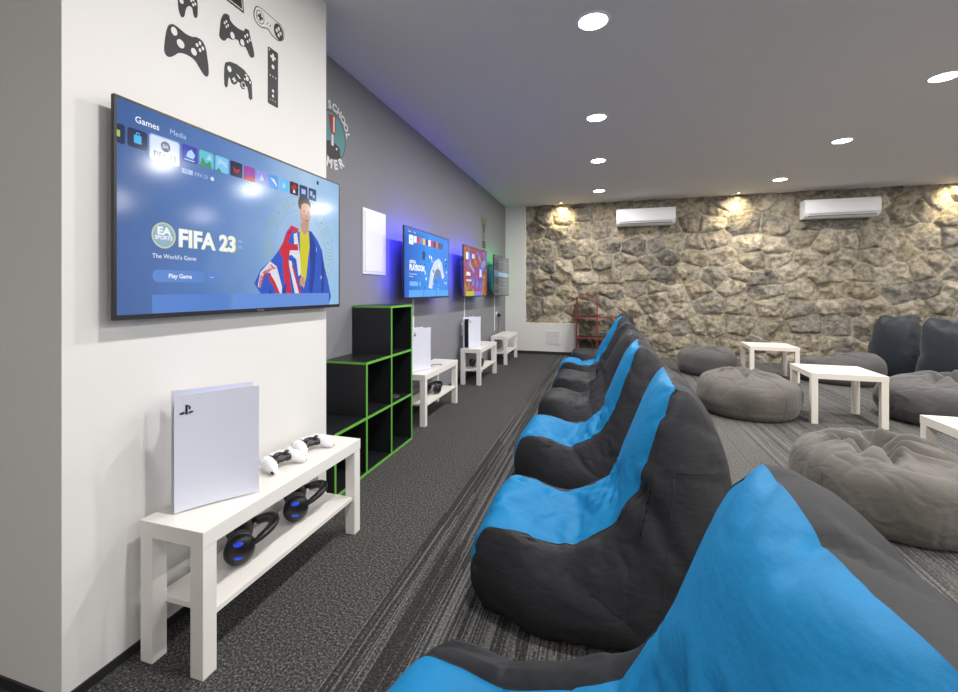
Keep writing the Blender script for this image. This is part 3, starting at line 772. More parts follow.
# ------------------------------------------------------------------ wall decals
fx = lambda X: (lambda u,v,n: Vector((X+n,u,v)))
KD = .9747   # drawn at 1:KD
W_ = lambda u,v,n: Vector((XP+n, u*KD, 1.182+(v-1.182)*KD))
def inset(pts, d):
    out = []; n = len(pts); area = sum(pts[i][0]*pts[(i+1)%n][1]-pts[(i+1)%n][0]*pts[i][1] for i in range(n)); sg = 1 if area > 0 else -1
    for i in range(n):
        a,b = Vector(pts[i-1]), Vector(pts[(i+1)%n]); t = (b-a).normalized(); out.append((pts[i][0]-t.y*d*sg, pts[i][1]+t.x*d*sg))
    return out
def smooth_poly(p, k=3):
    n = len(p); out = []
    for i in range(n):
        p0,p1,p2,p3 = [Vector(p[(i+j-1)%n]) for j in range(4)]
        for t in [j/k for j in range(k)]:
            out.append(tuple(.5*((2*p1)+(-p0+p2)*t+(2*p0-5*p1+4*p2-p3)*t*t+(-p0+3*p1-3*p2+p3)*t**3)))
    return out
GC = 'gamepad silhouettes on the white pier'
def decal(pts, spots, label, m='decal_dark', sm=True, extra=None):
    bm = bmesh.new(); n0 = .0012
    prism(bm, smooth_poly(pts) if sm else pts, 0, n0, W_, 0)
    for s in spots: flat(bm, s, n0+.0003, W_, 1)
    if extra: extra(bm)
    return tag(obj('wall_decal', bm, [M[m], M['decal_wall']]), label, 'decal', GC)
def plus(u,v,r,w): return [(u-w,v-r),(u+w,v-r),(u+w,v-w),(u+r,v-w),(u+r,v+w),(u+w,v+w),(u+w,v+r),(u-w,v+r),(u-w,v+w),(u-r,v+w),(u-r,v-w),(u-w,v-w)]
A = [(1.229,2.145),(1.242,2.153),(1.263,2.152),(1.292,2.146),(1.321,2.15),(1.34,2.159),(1.364,2.158),(1.38,2.139),(1.388,2.106),(1.394,2.067),(1.394,2.04),(1.386,2.028),(1.372,2.029),(1.352,2.047),(1.333,2.065),(1.31,2.07),(1.285,2.068),(1.263,2.059),(1.246,2.041),(1.229,2.027),(1.215,2.026),(1.207,2.04),(1.209,2.072),(1.215,2.113),(1.222,2.135)]
decal(A, [disc(1.245,2.129,.0125,.0150),disc(1.271,2.097,.0155,.0155),disc(1.327,2.096,.0125,.0135),disc(1.341,2.129,.006,.0075,12),disc(1.354,2.143,.006,.0075,12),disc(1.354,2.116,.006,.0075,12),disc(1.367,2.130,.006,.0075,12)], 'large dark gamepad silhouette, the lower left one above the big television')
Bp = [(1.472,2.329),(1.495,2.335),(1.501,2.319),(1.518,2.31),(1.546,2.308),(1.577,2.315),(1.583,2.329),(1.605,2.333),(1.61,2.317),(1.62,2.292),(1.633,2.26),(1.636,2.234),(1.625,2.222),(1.61,2.221),(1.595,2.24),(1.583,2.249),(1.565,2.241),(1.553,2.244),(1.546,2.256),(1.529,2.254),(1.513,2.242),(1.499,2.24),(1.488,2.236),(1.472,2.216),(1.455,2.214),(1.446,2.224),(1.448,2.249),(1.453,2.288),(1.459,2.307)]
dp = [disc(1.481+a,2.290+b,.0045,.0055,10) for a,b in ((0,.011),(0,-.011),(.009,0),(-.009,0))]
decal(Bp, [disc(1.513,2.260,.0115,.0140),disc(1.567,2.259,.0115,.0140)]+dp+[disc(a,b,.0052,.0068,10) for a,b in ((1.583,2.294),(1.595,2.307),(1.597,2.279),(1.609,2.292))], 'dark twin-stick gamepad silhouette with four face buttons, in the middle of the group')
Cp = [(1.477,2.129),(1.499,2.143),(1.536,2.15),(1.575,2.146),(1.605,2.13),(1.621,2.114),(1.623,2.076),(1.625,2.038),(1.615,2.028),(1.605,2.034),(1.602,2.059),(1.595,2.079),(1.588,2.08),(1.58,2.061),(1.565,2.057),(1.555,2.066),(1.557,2.078),(1.541,2.078),(1.536,2.067),(1.522,2.056),(1.508,2.058),(1.504,2.069),(1.495,2.079),(1.49,2.055),(1.488,2.033),(1.479,2.025),(1.472,2.033),(1.47,2.068),(1.471,2.104)]
def ringf(u,v,a,b,m1=1,m2=0):
    def g(bm): flat(bm, disc(u,v,a,a*1.15), .0018, W_, m1); flat(bm, disc(u,v,b,b*1.15), .0021, W_, m2)
    return g
decal(Cp, [disc(1.497,2.111,.0105,.0125),plus(1.522,2.077,.0105,.0035),disc(1.595,2.114,.0085,.0095),disc(1.612,2.106,.004,.007,10),disc(1.588,2.127,.007,.004,10),disc(1.580,2.106,.004,.005,10),[(1.533,2.110),(1.545,2.106),(1.558,2.098),(1.552,2.094),(1.540,2.101)]], 'smaller dark gamepad silhouette, lowest in the middle above the big television', sm=False, extra=ringf(1.573,2.077,.012,.0085))
Dp = [(1.263,2.223),(1.26,2.253),(1.253,2.274),(1.263,2.3),(1.285,2.308),(1.306,2.305),(1.325,2.311),(1.339,2.305),(1.344,2.285),(1.344,2.265),(1.343,2.241),(1.334,2.23),(1.327,2.235),(1.321,2.258),(1.31,2.261),(1.299,2.251),(1.292,2.234),(1.288,2.212),(1.281,2.201),(1.272,2.201)]
decal(Dp, [disc(1.274,2.258,.009,.010)]+[disc(a,b,.0048,.0055,10) for a,b in ((1.315,2.285),(1.324,2.274),(1.333,2.283),(1.324,2.293))], 'dark gamepad silhouette cut off by the top edge of the photo')
decal([(1.438,2.465),(1.570,2.465),(1.577,2.391),(1.444,2.391)], [], 'dark rectangular gamepad decal at the top edge of the photo', sm=False,
      extra=lambda bm: (flat(bm, [(1.446,2.457),(1.564,2.457),(1.570,2.399),(1.451,2.399)], .0015, W_, 1), flat(bm, [(1.450,2.453),(1.560,2.453),(1.566,2.403),(1.455,2.403)], .0018, W_, 0),
                        [ringf(u,2.414,.0115,.0085)(bm) for u in (1.520,1.546)]))
Fp = [(1.646,2.464),(1.667,2.475),(1.711,2.477),(1.768,2.474),(1.81,2.473),(1.831,2.451),(1.831,2.417),(1.81,2.395),(1.78,2.385),(1.745,2.391),(1.728,2.402),(1.711,2.401),(1.683,2.389),(1.657,2.39),(1.639,2.403),(1.633,2.431)]
def snes(bm):
    sp = smooth_poly(Fp); flat(bm, inset(sp,.004), .0015, W_, 1)
    flat(bm, disc(1.672,2.431,.026,.030), .0018, W_, 0); flat(bm, disc(1.672,2.431,.0225,.0265), .0021, W_, 1); flat(bm, plus(1.672,2.431,.017,.006), .0024, W_, 0)
    flat(bm, disc(1.793,2.430,.033,.038), .0018, W_, 0)
    for a,b in ((1.780,2.430),(1.806,2.430),(1.793,2.446),(1.793,2.414)): flat(bm, disc(a,b,.0078,.0092,14), .0021, W_, 1)
    for a in (1.717,1.736): flat(bm, [(a-.005,2.421),(a,2.421),(a+.005,2.433),(a,2.433)], .0018, W_, 0)
decal(Fp, [], 'outlined pill shaped gamepad decal, upper right of the group', extra=snes)
Gp = rrect(1.722,2.060,1.790,2.326,.008)
decal(Gp, [plus(1.755,2.288,.017,.006),disc(1.755,2.243,.0095,.010),disc(1.737,2.197,.0035,.004,8),disc(1.755,2.197,.0035,.004,8),disc(1.773,2.197,.0035,.004,8),disc(1.755,2.129,.0072,.0075,14),disc(1.755,2.105,.0072,.0075,14),disc(1.731,2.314,.004,.004,8)]+[disc(1.737+.012*k,2.083,.0022,.0024,8) for k in range(4)],
      'tall slim remote control decal, rightmost of the group', sm=False, extra=lambda bm: flat(bm, rrect(1.746,2.144,1.764,2.175,.003), .0018, W_, 0))

# round club emblem on the grey wall
Wg = fx(XG); cu, cv, R = 2.640,2.238,.168
bm = bmesh.new()
prism(bm, disc(cu,cv,R,R,64), 0, .0010, Wg, 1); flat(bm, disc(cu,cv,R-.007,R-.007,64), .0013, Wg, 0)
flat(bm, [(cu-.13,cv-.115),(cu-.02,cv-.085),(cu+.115,cv-.115),(cu+.10,cv-.155),(cu,cv-.175),(cu-.10,cv-.155)], .0016, Wg, 4)
flat(bm, [(cu-.075,cv-.055),(cu+.0,cv-.03),(cu+.095,cv-.060),(cu+.105,cv-.135),(cu,cv-.165),(cu-.085,cv-.13)], .0018, Wg, 1)
flat(bm, disc(cu+.055,cv-.075,.011,.008,14), .0020, Wg, 3)
flat(bm, rrect(cu-.012,cv-.065,cu+.020,cv+.04,.004), .0020, Wg, 5); flat(bm, rrect(cu+.004,cv-.065,cu+.012,cv+.04,.002), .0022, Wg, 3)
flat(bm, [(cu-.045,cv+.135),(cu+.045,cv+.15),(cu+.040,cv+.04),(cu+.030,cv+.012),(cu-.010,cv+.012),(cu-.022,cv+.04)], .0024, Wg, 2)
flat(bm, [(cu+.012,cv+.135),(cu+.032,cv+.137),(cu+.028,cv+.03),(cu+.012,cv+.03)], .0027, Wg, 3)
def arc_text(s, a0, a1, r, h, up=True):
    for k,ch in enumerate(s):
        a = math.radians(a0+(a1-a0)*k/max(1,len(s)-1)); u = cu+r*math.cos(a); v = cv+r*math.sin(a)
        text_into(bm, ch, u, v, h, Wg, .0030, 3, align='CENTER', bold=.05, rot=(a-PI/2) if up else (a+PI/2))
arc_text('OLD', 165, 125, R+.016, .046); arc_text('SCHOOL', 98, 18, R+.012, .050)
arc_text('GAMER', 218, 304, R+.054, .060, up=False)
tag(obj('wall_emblem', bm, [M['decal_teal'],M['decal_brown'],M['decal_red'],M['decal_white'],M['decal_grey'],M['metal']]), 'round teal emblem with a red joystick and white lettering on the grey wall', 'emblem')
# trophy-like decal high on the far grey wall
bm = bmesh.new(); u0, v0 = 6.70, 2.0
prism(bm, smooth_poly([(u0-.16,v0+.34),(u0-.05,v0+.30),(u0+.05,v0+.30),(u0+.16,v0+.34),(u0+.15,v0+.20),(u0+.08,v0+.12),(u0+.05,v0+.05),(u0+.09,v0-.02),(u0-.09,v0-.02),(u0-.05,v0+.05),(u0-.08,v0+.12),(u0-.15,v0+.20)]), 0, .001, Wg, 0)
flat(bm, rrect(u0-.03,v0+.09,u0+.03,v0+.22,.02), .0013, Wg, 1)
for k,(w,v) in enumerate(((.14,-.06),(.17,-.10),(.15,-.14),(.06,-.20))):
    flat(bm, rrect(u0-w/2-.02,v0+v-.022,u0+w/2+.02,v0+v+.012,.004), .001, Wg, 1)
tag(obj('wall_emblem', bm, [M['decal_gold'],M['decal_dark']]), 'dull gold crest decal high on the grey wall near the far corner', 'emblem')

# ------------------------------------------------------------------ consoles, gamepads, headsets
def make_console(loc, rz, label):
    """upright game console: two flared white shells around a black core; broad side faces local +x"""
    t = thing('game_console', label, 'console', loc, rz, 'upright white game consoles')
    Lh, Hh = .129, .388
    def shell(sg):
        bm = bmesh.new(); ny, nz = 18, 22; g = {}
        for side in (0,1):
            for i in range(ny+1):
                for k in range(nz+1):
                    a = i/ny; b = k/nz; y = -Lh+2*Lh*a; z = .004+(Hh-.004)*b
                    if sg > 0: z = .004+(Hh-.004)*b
                    x = .036+.006*(2*a-1)**2*1.2+.010*max(0,b-.6)**1.3*2+.004*(1-b)
                    x -= side*.004
                    g[side,i,k] = bm.verts.new((sg*x,y,z))
        def q(a,b,c,d): bm.faces.new([g[a],g[b],g[c],g[d]] if sg > 0 else [g[d],g[c],g[b],g[a]])
        for i in range(ny):
            for k in range(nz):
                q((0,i,k),(0,i+1,k),(0,i+1,k+1),(0,i,k+1)); q((1,i,k+1),(1,i+1,k+1),(1,i+1,k),(1,i,k))
        for i in range(ny): q((1,i,0),(1,i+1,0),(0,i+1,0),(0,i,0)); q((0,i,nz),(0,i+1,nz),(1,i+1,nz),(1,i,nz))
        for k in range(nz): q((1,0,k),(0,0,k),(0,0,k+1),(1,0,k+1)); q((0,ny,k),(1,ny,k),(1,ny,k+1),(0,ny,k+1))
        return bm
    obj('side_shell', shell(1), M['console_white'], t, smooth=40); obj('side_shell', shell(-1), M['console_white'], t, smooth=40)
    bm = bmesh.new(); box(bm, -.0305,-.112,.006, .0305,.118,.366, bev=.006)
    for k in range(26): box(bm, -.028,-.1145,.02+k*.013, .028,-.112,.027+k*.013)
    obj('core', bm, M['plastic_black'], t)
    bm = bmesh.new(); box(bm, .026,-.105,.366, .0300,.112,.369); box(bm, -.0300,-.105,.366,-.026,.112,.369); obj('light_strip', bm, M['led_blue'], t)
    f = lambda u,v,n: Vector((.0400+.006*(u/.129)**2*1.2+n,u,v))
    bm = bmesh.new(); u,v = -.094,.338
    prism(bm, [(u-.004,v-.016),(u+.003,v-.018),(u+.003,v+.009),(u+.0055,v+.007),(u+.0055,v-.003),(u+.011,v-.001),(u+.012,v+.006),(u+.006,v+.013),(u-.004,v+.016)], 0, .0008, f)
    prism(bm, [(u-.006,v-.006),(u-.018,v-.009),(u-.021,v-.013),(u-.014,v-.016),(u-.006,v-.014),(u-.006,v-.011),(u-.013,v-.0125),(u-.006,v-.0095)], 0, .0008, f)
    prism(bm, [(u+.005,v-.009),(u+.014,v-.007),(u+.020,v-.009),(u+.018,v-.012),(u+.005,v-.017),(u+.005,v-.0135),(u+.012,v-.011),(u+.005,v-.012)], 0, .0008, f)
    obj('maker_logo', bm, M['plastic_black'], t)
    return t
con = make_console((-1.302,1.243,.45), -.60, 'large upright white game console on the nearest bench')
dup(con, (-1.62,3.77,.45), -.30, 'upright white game console half hidden behind the black and green shelf')
dup(con, (-1.62,5.53,.45), -.36, 'small upright white game console on the third bench, its black edge showing')

def remesh(bm, voxel, name, m, parent, smooth_it=4):
    o = obj(name, bm, m, parent)
    md = o.modifiers.new('r','REMESH'); md.mode = 'VOXEL'; md.voxel_size = voxel
    sm = o.modifiers.new('s','SMOOTH'); sm.iterations = smooth_it; sm.factor = .5
    me = bpy.data.meshes.new_from_object(o.evaluated_get(bpy.context.evaluated_depsgraph_get()))
    o.modifiers.clear(); old = o.data; o.data = me; bpy.data.meshes.remove(old)
    if not me.materials: me.materials.append(m)
    me.name = name; me.polygons.foreach_set('use_smooth',[True]*len(me.polygons))
    return o
def make_gamepad(loc, rz, label):
    """white two-tone gamepad, grips toward local -y, .16 wide along x"""
    t = thing('gamepad', label, 'gamepad', loc, rz, 'white and black gamepads on the nearest bench')
    R3 = lambda a,b,c: Matrix.Rotation(c,3,'Z') @ Matrix.Rotation(b,3,'Y') @ Matrix.Rotation(a,3,'X')
    for s in (-1,1):
        bm = bmesh.new()
        ell(bm, (s*.054,.010,.034), (.029,.031,.021)); ell(bm, (s*.061,-.020,.029), (.026,.047,.023), R3(.28,0,s*.28)); ell(bm, (s*.069,-.048,.019), (.016,.024,.015), R3(.3,0,s*.3))
        remesh(bm, .003, 'grip', M['plastic_white'], t)
    bm = bmesh.new(); ell(bm, (0,.012,.036), (.046,.030,.0185)); ell(bm, (-.030,-.008,.031), (.022,.020,.016)); ell(bm, (.030,-.008,.031), (.022,.020,.016)); ell(bm,(0,-.006,.030),(.03,.018,.012))
    for s in (-1,1): ell(bm, (s*.078,-.055,.014), (.008,.014,.009), R3(.3,0,s*.35))
    remesh(bm, .003, 'centre_body', M['plastic_black'], t, 2)
    obj('touchpad', bx(-.027,.008,.0475,.027,.036,.0535,bev=.003), M['plastic_white'], t)
    for s in (-1,1):
        bm = bmesh.new(); lathe(bm, [(0,.040),(.007,.040),(.005,.052),(.009,.055),(.010,.058),(.008,.061),(0,.060)], 20, (s*.026,-.010,0)); obj('thumbstick', bm, M['plastic_grey'], t, smooth=50)
        bm = bmesh.new(); ell(bm, (s*.054,.034,.034), (.020,.010,.010)); obj('trigger', bm, M['plastic_black'], t, smooth=True)
    bm = bmesh.new()
    for a,b in ((0,.010),(0,-.010),(.010,0),(-.010,0)): lathe(bm, [(0,.046),(.0045,.046),(.0045,.0535),(0,.054)], 12, (.055+a,.014+b,0))
    obj('face_buttons', bm, M['vent'], t)
    bm = bmesh.new(); prism(bm, plus(-.055,.014,.013,.0045), .046, .053, lambda u,v,n: Vector((u,v,n))); obj('direction_pad', bm, M['vent'], t)
    return t
gp = make_gamepad((-1.285,1.545,.4505), math.radians(78), 'white and black gamepad on the nearest bench, the one closer to the console')
dup(gp, (-1.285,1.745,.4505), math.radians(72), 'white and black gamepad on the nearest bench, the one farther from the console')

def make_headset(loc, rz, label, blue=True):
    """headset lying with its band toward local +y"""
    t = thing('gaming_headset', label, 'headset', loc, rz, 'black headsets on the bench shelves')
    bm = bmesh.new(); pts = []
    for k in range(25):
        a = PI*k/24; pts.append((.078*math.cos(a), .01+.095*math.sin(a), .052+.035*math.sin(a)))
    P = catmull(pts,40); tube(bm, P, lambda s: .008+.004*math.sin(PI*s), 10); obj('headband', bm, M['plastic_black'], t, smooth=True)
    bm = bmesh.new(); P = [(.070*math.cos(PI*k/24), .01+.083*math.sin(PI*k/24), .048+.032*math.sin(PI*k/24)) for k in range(4,21)]; tube(bm, P, .011, 10); obj('band_padding', bm, M['plastic_grey'], t, smooth=True)
    for s in (-1,1):
        rot = Matrix.Rotation(s*.12,3,'Z') @ Matrix.Rotation(-.12,3,'X')
        bm = bmesh.new(); ell(bm, (s*.078,-.005,.050), (.022,.046,.046), rot, 24); c = obj('ear_cup', bm, M['plastic_black'], t, smooth=True)
        bm = bmesh.new(); pp = []
        for k in range(28):
            a = 2*PI*k/28; pp.append(rot @ Vector((0,.030*math.cos(a),.034*math.sin(a)))+Vector((s*.052,-.005,.050)))
        tube(bm, pp, .013, 10, closed=True); obj('ear_cushion', bm, M['plastic_grey'], c, smooth=True)
        if blue:
            for zz,ww in ((.074,.016),(.036,.018)):
                bm = bmesh.new(); ell(bm, (s*.0935,-.008,zz), (.007,ww,.008), rot, 14)
                obj('blue_accent', bm, M['blue_dim'], c, smooth=True)
    return t
hs = make_headset((-1.315,1.37,.1835), math.radians(-46), 'black headset with blue accents on the bench shelf below the console')
hs.scale = (1.15,1.15,1.2)
dup(hs, (-1.315,1.69,.1835), math.radians(-50), 'black headset with blue accents on the bench shelf below the gamepads')
make_headset((-1.59,4.06,.1835), math.radians(-20), 'plain black headset on the shelf of the second bench', False)
h3 = make_headset((-1.58,5.62,.1835), math.radians(-20), 'plain black headset on the shelf of the third bench', False)
def small_cable(pts,label): cable(pts,.003,label)
small_cable([(-1.60,3.985,.455),(-1.57,4.03,.462),(-1.58,4.09,.455),(-1.53,4.12,.454),(-1.50,4.08,.454)],'short black cable curled beside the console on the second bench')
small_cable([(-1.63,5.68,.50),(-1.65,5.72,.56),(-1.64,5.76,.52),(-1.62,5.74,.454),(-1.56,5.78,.454)],'short black cable curled beside the console on the third bench')

# ------------------------------------------------------------------ soft things: the cloth settles and wrinkles over its filling
PENDING = []
def queue_cloth(bm, root, finish, slack=.05, pressure=1.0, pin=.12, loose=None, bend=.2, taut=.008, mass=.2):
    if not slack: return finish(bm)
    bm.verts.index_update()
    me = bpy.data.meshes.new('soft'); bm.to_mesh(me)
    o = bpy.data.objects.new('soft', me); C.objects.link(o); o.location = root.location; o.rotation_euler = root.rotation_euler
    vg = o.vertex_groups.new(name='pin')
    vg.add(list(range(len(bm.verts))), pin, 'REPLACE')
    vs_ = o.vertex_groups.new(name='loose')
    for v in bm.verts: vs_.add([v.index], max(0,min(1,loose(v.co))), 'REPLACE')
    m = o.modifiers.new('cloth','CLOTH'); c = m.settings
    c.quality = 4; c.mass = mass; c.air_damping = 3
    c.tension_stiffness = 25; c.compression_stiffness = 25; c.shear_stiffness = 8; c.bending_stiffness = bend
    c.tension_damping = 10; c.compression_damping = 10; c.shear_damping = 8; c.bending_damping = 1
    c.vertex_group_mass = 'pin'; c.pin_stiffness = 4
    c.vertex_group_shrink = 'loose'; c.shrink_min = -taut; c.shrink_max = -slack
    c.use_pressure = True; c.uniform_pressure_force = pressure
    c.effector_weights.gravity = .06
    m.collision_settings.use_collision = False
    PENDING.append((o, bm, finish))
def settle(frames=16):
    S.frame_start = 1; S.frame_end = frames
    for o,_,_ in PENDING: o.modifiers['cloth'].point_cache.frame_end = frames
    for f in range(1, frames+1): S.frame_set(f)
    dg = bpy.context.evaluated_depsgraph_get()
    for o,bm,fin in PENDING:
        ev = o.evaluated_get(dg).data; n = len(ev.vertices); co = np.empty(n*3); ev.vertices.foreach_get('co', co); co = co.reshape(-1,3)
        bm.verts.ensure_lookup_table()
        if n == len(bm.verts) and np.isfinite(co).all() and abs(co).max() < 3:
            for v,p in zip(bm.verts, co): v.co = (p[0], p[1], max(.003, p[2]))
        me = o.data; bpy.data.objects.remove(o); bpy.data.meshes.remove(me)
        fin(bm)
    PENDING.clear(); S.frame_set(1)

# ------------------------------------------------------------------ bean bag chairs
def ridge(p, s, seed, st=(1,1,1)):
    v = noise.noise(Vector((p.x*s*st[0]+seed*7.1, p.y*s*st[1]+seed*3.3, p.z*s*st[2]-seed*5.7)))
    return 1-min(1,abs(v)*2.2)
def chair(loc, rz, label, group, seed, front='blue_fabric', side='charcoal_fabric', res=1.0, scale=(1,1,1), creases=(), lean=0, topw=1.0, wr=1.0, head=0.0, seat_up=0, bulge=.060, slack=.12, press=2.5, pin=.08, flat_seat=0, rim=.018):
    t = thing('bean_bag_chair', label, 'bean bag chair', loc, rz, group)
    # x, z, half width, puff of the centre strip
    prof = [(-.425,.012,.215,.0),(-.462,.13,.232,.016),(-.450,.26,.236,.018),(-.402,.342,.230,.008),(-.31,.338,.226,-.020),(-.20,.308,.222,-.030),(-.09,.325,.220,-.022),(.01,.392,.220,.0),
            (.072,.485,.228,.006),(.112,.575,.230,.012),(.146,.672,.224,.014),(.176,.770,.208,.012),(.198,.848,.180,.004),(.224,.882,.172,-.004)]
    back = [(.224,.882,.172,.0),(.282,.855,.178,.006),(.322,.775,.192,.018),(.352,.66,.212,.028),(.372,.50,.240,.034),(.378,.32,.255,.034),(.35,.14,.262,.024),(.275,.010,.262,.0)]
    nA, nB, nC, nv, nr = int(96*res), int(64*res), int(26*res), int(30*res), int(34*res)
    a = catmull(prof, nA); b = catmull(back, nB); c = np.array([(x,.010,w,0) for x,w in zip(np.linspace(.275,-.425,nC), np.linspace(.262,.215,nC)+.045*np.sin(np.linspace(0,PI,nC)))])
    loop = np.vstack([a, b[1:], c[1:-1]]); n = len(loop); kb = nA-1; kc = nA+nB-2
    loop[:,0] += lean*np.clip(loop[:,1]-.35,0,1)
    loop[:,1] += flat_seat*np.exp(-((loop[:,0]+.10)/.14)**2)*(loop[:,1]>.2)*(np.arange(n)<nA)
    loop[:,1] += seat_up*np.clip((loop[:,1]-.05)/.2,0,1)*np.clip((.05-loop[:,0])/.15,0,1)
    bm = bmesh.new(); lay = bm.faces.layers.int.new('part')
    nrm = []
    for i in range(n):
        p,q = loop[i-1,:2], loop[(i+1)%n,:2]; d = q-p; d /= np.linalg.norm(d)+1e-9; nrm.append((-d[1], d[0]))   # outward for this winding
    G = [[None]*(nv+1) for _ in range(n)]
    for i in range(n):
        x,z,w,pf = loop[i]; w *= 1+(topw-1)*max(0,min(1,(z-.45)/.35))
        for j in range(nv+1):
            v = -1+2*j/nv; k = pf*(1-v*v)+.006*(1-abs(v)**6)-.004
            yy = v*w
            G[i][j] = bm.verts.new((x+nrm[i][0]*k, yy, z+nrm[i][1]*k))
    def part(i): return 0 if i < kb else (1 if i < kc else 3)
    for i in range(n):
        for j in range(nv):
            i2 = (i+1)%n; f = bm.faces.new((G[i][j],G[i2][j],G[i2][j+1],G[i][j+1])); f[lay] = part(i)
    cx,cz = .06,.16
    seamset = set()
    LP = loop[:,:2]; LW = np.array([abs(G[i][0].co.y) for i in range(n)]); C2 = np.array([[G[i][0].co.x,G[i][0].co.z] for i in range(n)])
    def side_y(x,z,base_w=None):
        d2 = (C2[:,0]-x)**2+(C2[:,1]-z)**2; dm = math.sqrt(d2.min()); wgt = 1/(d2+1e-5)**1.5
        hw = float((wgt*LW).sum()/wgt.sum()); zz = max(0,min(1,z/.5))
        return hw, (bulge*(1-.45*zz)*(.20+.80*max(0,min(1,(x+.45)/.45))))*(1-math.exp(-(dm/.095)**1.5))+.036*(1-math.exp(-(dm/.012)))*(1-.5*max(0,min(1,(z-.5)/.2)))*max(0,min(1,(x+.42)/.16))
    for sgn,j in ((-1,0),(1,nv)):
        prev = [G[i][j] for i in range(n)]; seamset |= set(prev); base = [v.co.copy() for v in prev]
        for r_ in range(1,nr+1):
            r = 1-r_/nr
            if r_ == nr:
                hc = side_y(cx,cz); cc = bm.verts.new((cx, sgn*(hc[0]+hc[1]), cz)); cur = None
            else:
                cur = []
                for i in range(n):
                    B = base[i]; x = cx+(B.x-cx)*r; z = cz+(B.z-cz)*r
                    hw, bl = side_y(x,z)
                    if r_ == 1: hw = abs(B.y)*.8+hw*.2
                    dm = math.sqrt(((C2[:,0]-x)**2+(C2[:,1]-z)**2).min())
                    gate = max(0,min(1,(x+.43)/.10))*max(0,min(1,(.10-x)/.12))*max(0,min(1,(z-.15)/.1))
                    zr = z+rim*gate*math.exp(-((dm-.030)/.028)**2)
                    cur.append(bm.verts.new((x, sgn*(hw+bl), zr)))
            for i in range(n):
                i2 = (i+1)%n
                if cur: q = (prev[i],prev[i2],cur[i2],cur[i])
                else: q = (prev[i],prev[i2],cc)
                if sgn > 0: q = q[::-1]
                f = bm.faces.new(q[::-1]); f[lay] = 2 if sgn < 0 else 4
            prev = cur
    bmesh.ops.recalc_face_normals(bm, faces=bm.faces)
    bm.normal_update()
    vs = list(bm.verts); co = [v.co.copy() for v in vs]; no = [v.normal.copy() for v in vs]
    for v,p,nn in zip(vs,co,no):
        seat = math.exp(-((p.x+.02)/.20)**2-((p.z-.40)/.15)**2)
        hd = max(0,min(1,(p.z-.62)/.2))
        low = math.exp(-(p.z/.10)**2)
        w = noise.noise(p*3.1+Vector((seed,0,seed)))*.022*wr
        q = p+Vector((noise.noise(p*2.3+Vector((seed,9,1))),noise.noise(p*2.3+Vector((3,seed,1))),noise.noise(p*2.3+Vector((5,1,seed)))))*.07
        r1 = ridge(q,4.2,seed,(1,1,.8)); r2 = ridge(q,8.5,seed+3,(1,.8,1.2)); 
        d = w-wr*(.010*(.15+1.5*seat+.7*hd+.3*low)*r1**3.5+.004*(.0+1.6*seat+.8*hd+.3*low)*r2**3.5)
        if v in seamset: d -= .003
        for (A_,B_,wd,dp) in creases:
            A_,B_ = Vector(A_),Vector(B_); ab = B_-A_; tt = max(0,min(1,(p-A_).dot(ab)/ab.length_squared)); dist = (p-(A_+ab*tt)).length
            fall = 1-.6*tt
            d += dp*fall*(-math.exp(-(dist/wd)**2)+.55*math.exp(-((dist-1.9*wd)/wd)**2))
        v.co = p+nn*d
        if head and p.z > .55: v.co.x -= head*(p.z-.55)**2*(1 if p.x > -1 else 0)
        v.co = Vector((v.co.x*scale[0], v.co.y*scale[1], max(.003, v.co.z*scale[2])))
    bm.verts.index_update(); GI = [[v.index for v in row] for row in G]
    poles = [v.index for v in bm.verts if abs(v.co.y)/scale[1] > .2 and (v.co.x/scale[0]-cx)**2+(v.co.z/scale[2]-cz)**2 < .10**2]
    def finish(bm):
        bm.verts.ensure_lookup_table(); pv = [bm.verts[q] for q in poles]
        for _ in range(40): bmesh.ops.smooth_vert(bm, verts=pv, factor=.5, use_axis_x=False, use_axis_y=True, use_axis_z=False)
        names = {0:('seat_panel',front),1:('back_panel',side),2:('side_panel',side),4:('side_panel',side),3:('base_panel',side)}
        root_me = bm
        for k,(nm,mt) in names.items():
            b2 = root_me.copy(); l2 = b2.faces.layers.int['part']
            bmesh.ops.delete(b2, geom=[f for f in b2.faces if f[l2] != k], context='FACES')
            o = obj(nm, b2, M[mt], t, smooth=True)
            if k == 0 and front == 'blue_fabric': o['label'] = 'bright blue seat and backrest front panel'
        # stitched seams following the panel joints
        root_me.verts.ensure_lookup_table()
        lf = root_me.faces.layers.int['part']
        def cut(fn, keep, k):
            pts = []
            for e in root_me.edges:
                if not any(f[lf] == k for f in e.link_faces): continue
                a_, b_ = e.verts[0].co, e.verts[1].co; fa, fb = fn(a_), fn(b_)
                if (fa < 0) != (fb < 0):
                    p_ = a_.lerp(b_, fa/(fa-fb))
                    if keep(p_): pts.append(p_)
            return pts
        def stitch(pts, key, step):
            if len(pts) < 6: return
            bins = {}
            for p_ in pts: bins.setdefault(round(key(p_)/step), []).append(p_)
            line = [sum(v,Vector())/len(v) for _,v in sorted(bins.items())]
            bs = bmesh.new(); tube(bs, line, .0018, 6); obj('seam', bs, M['seam'], t, smooth=True)
        if slack:
            for k in (2,4):
                stitch(cut(lambda p_: p_.x/scale[0]-.15-.11*p_.z, lambda p_: .02 < p_.z < .60, k), lambda p_: p_.z, .022)
                stitch(cut(lambda p_: p_.z-.61*scale[2], lambda p_: p_.x/scale[0] > .222, k), lambda p_: p_.x, .018)
        for j in (0,nv):
            bs = bmesh.new(); pts = [root_me.verts[GI[i][j]].co.copy() for i in range(0,kb+1,1)]
            tube(bs, pts, .0022, 6); obj('seam', bs, M['seam'], t, smooth=True)
        root_me.free()
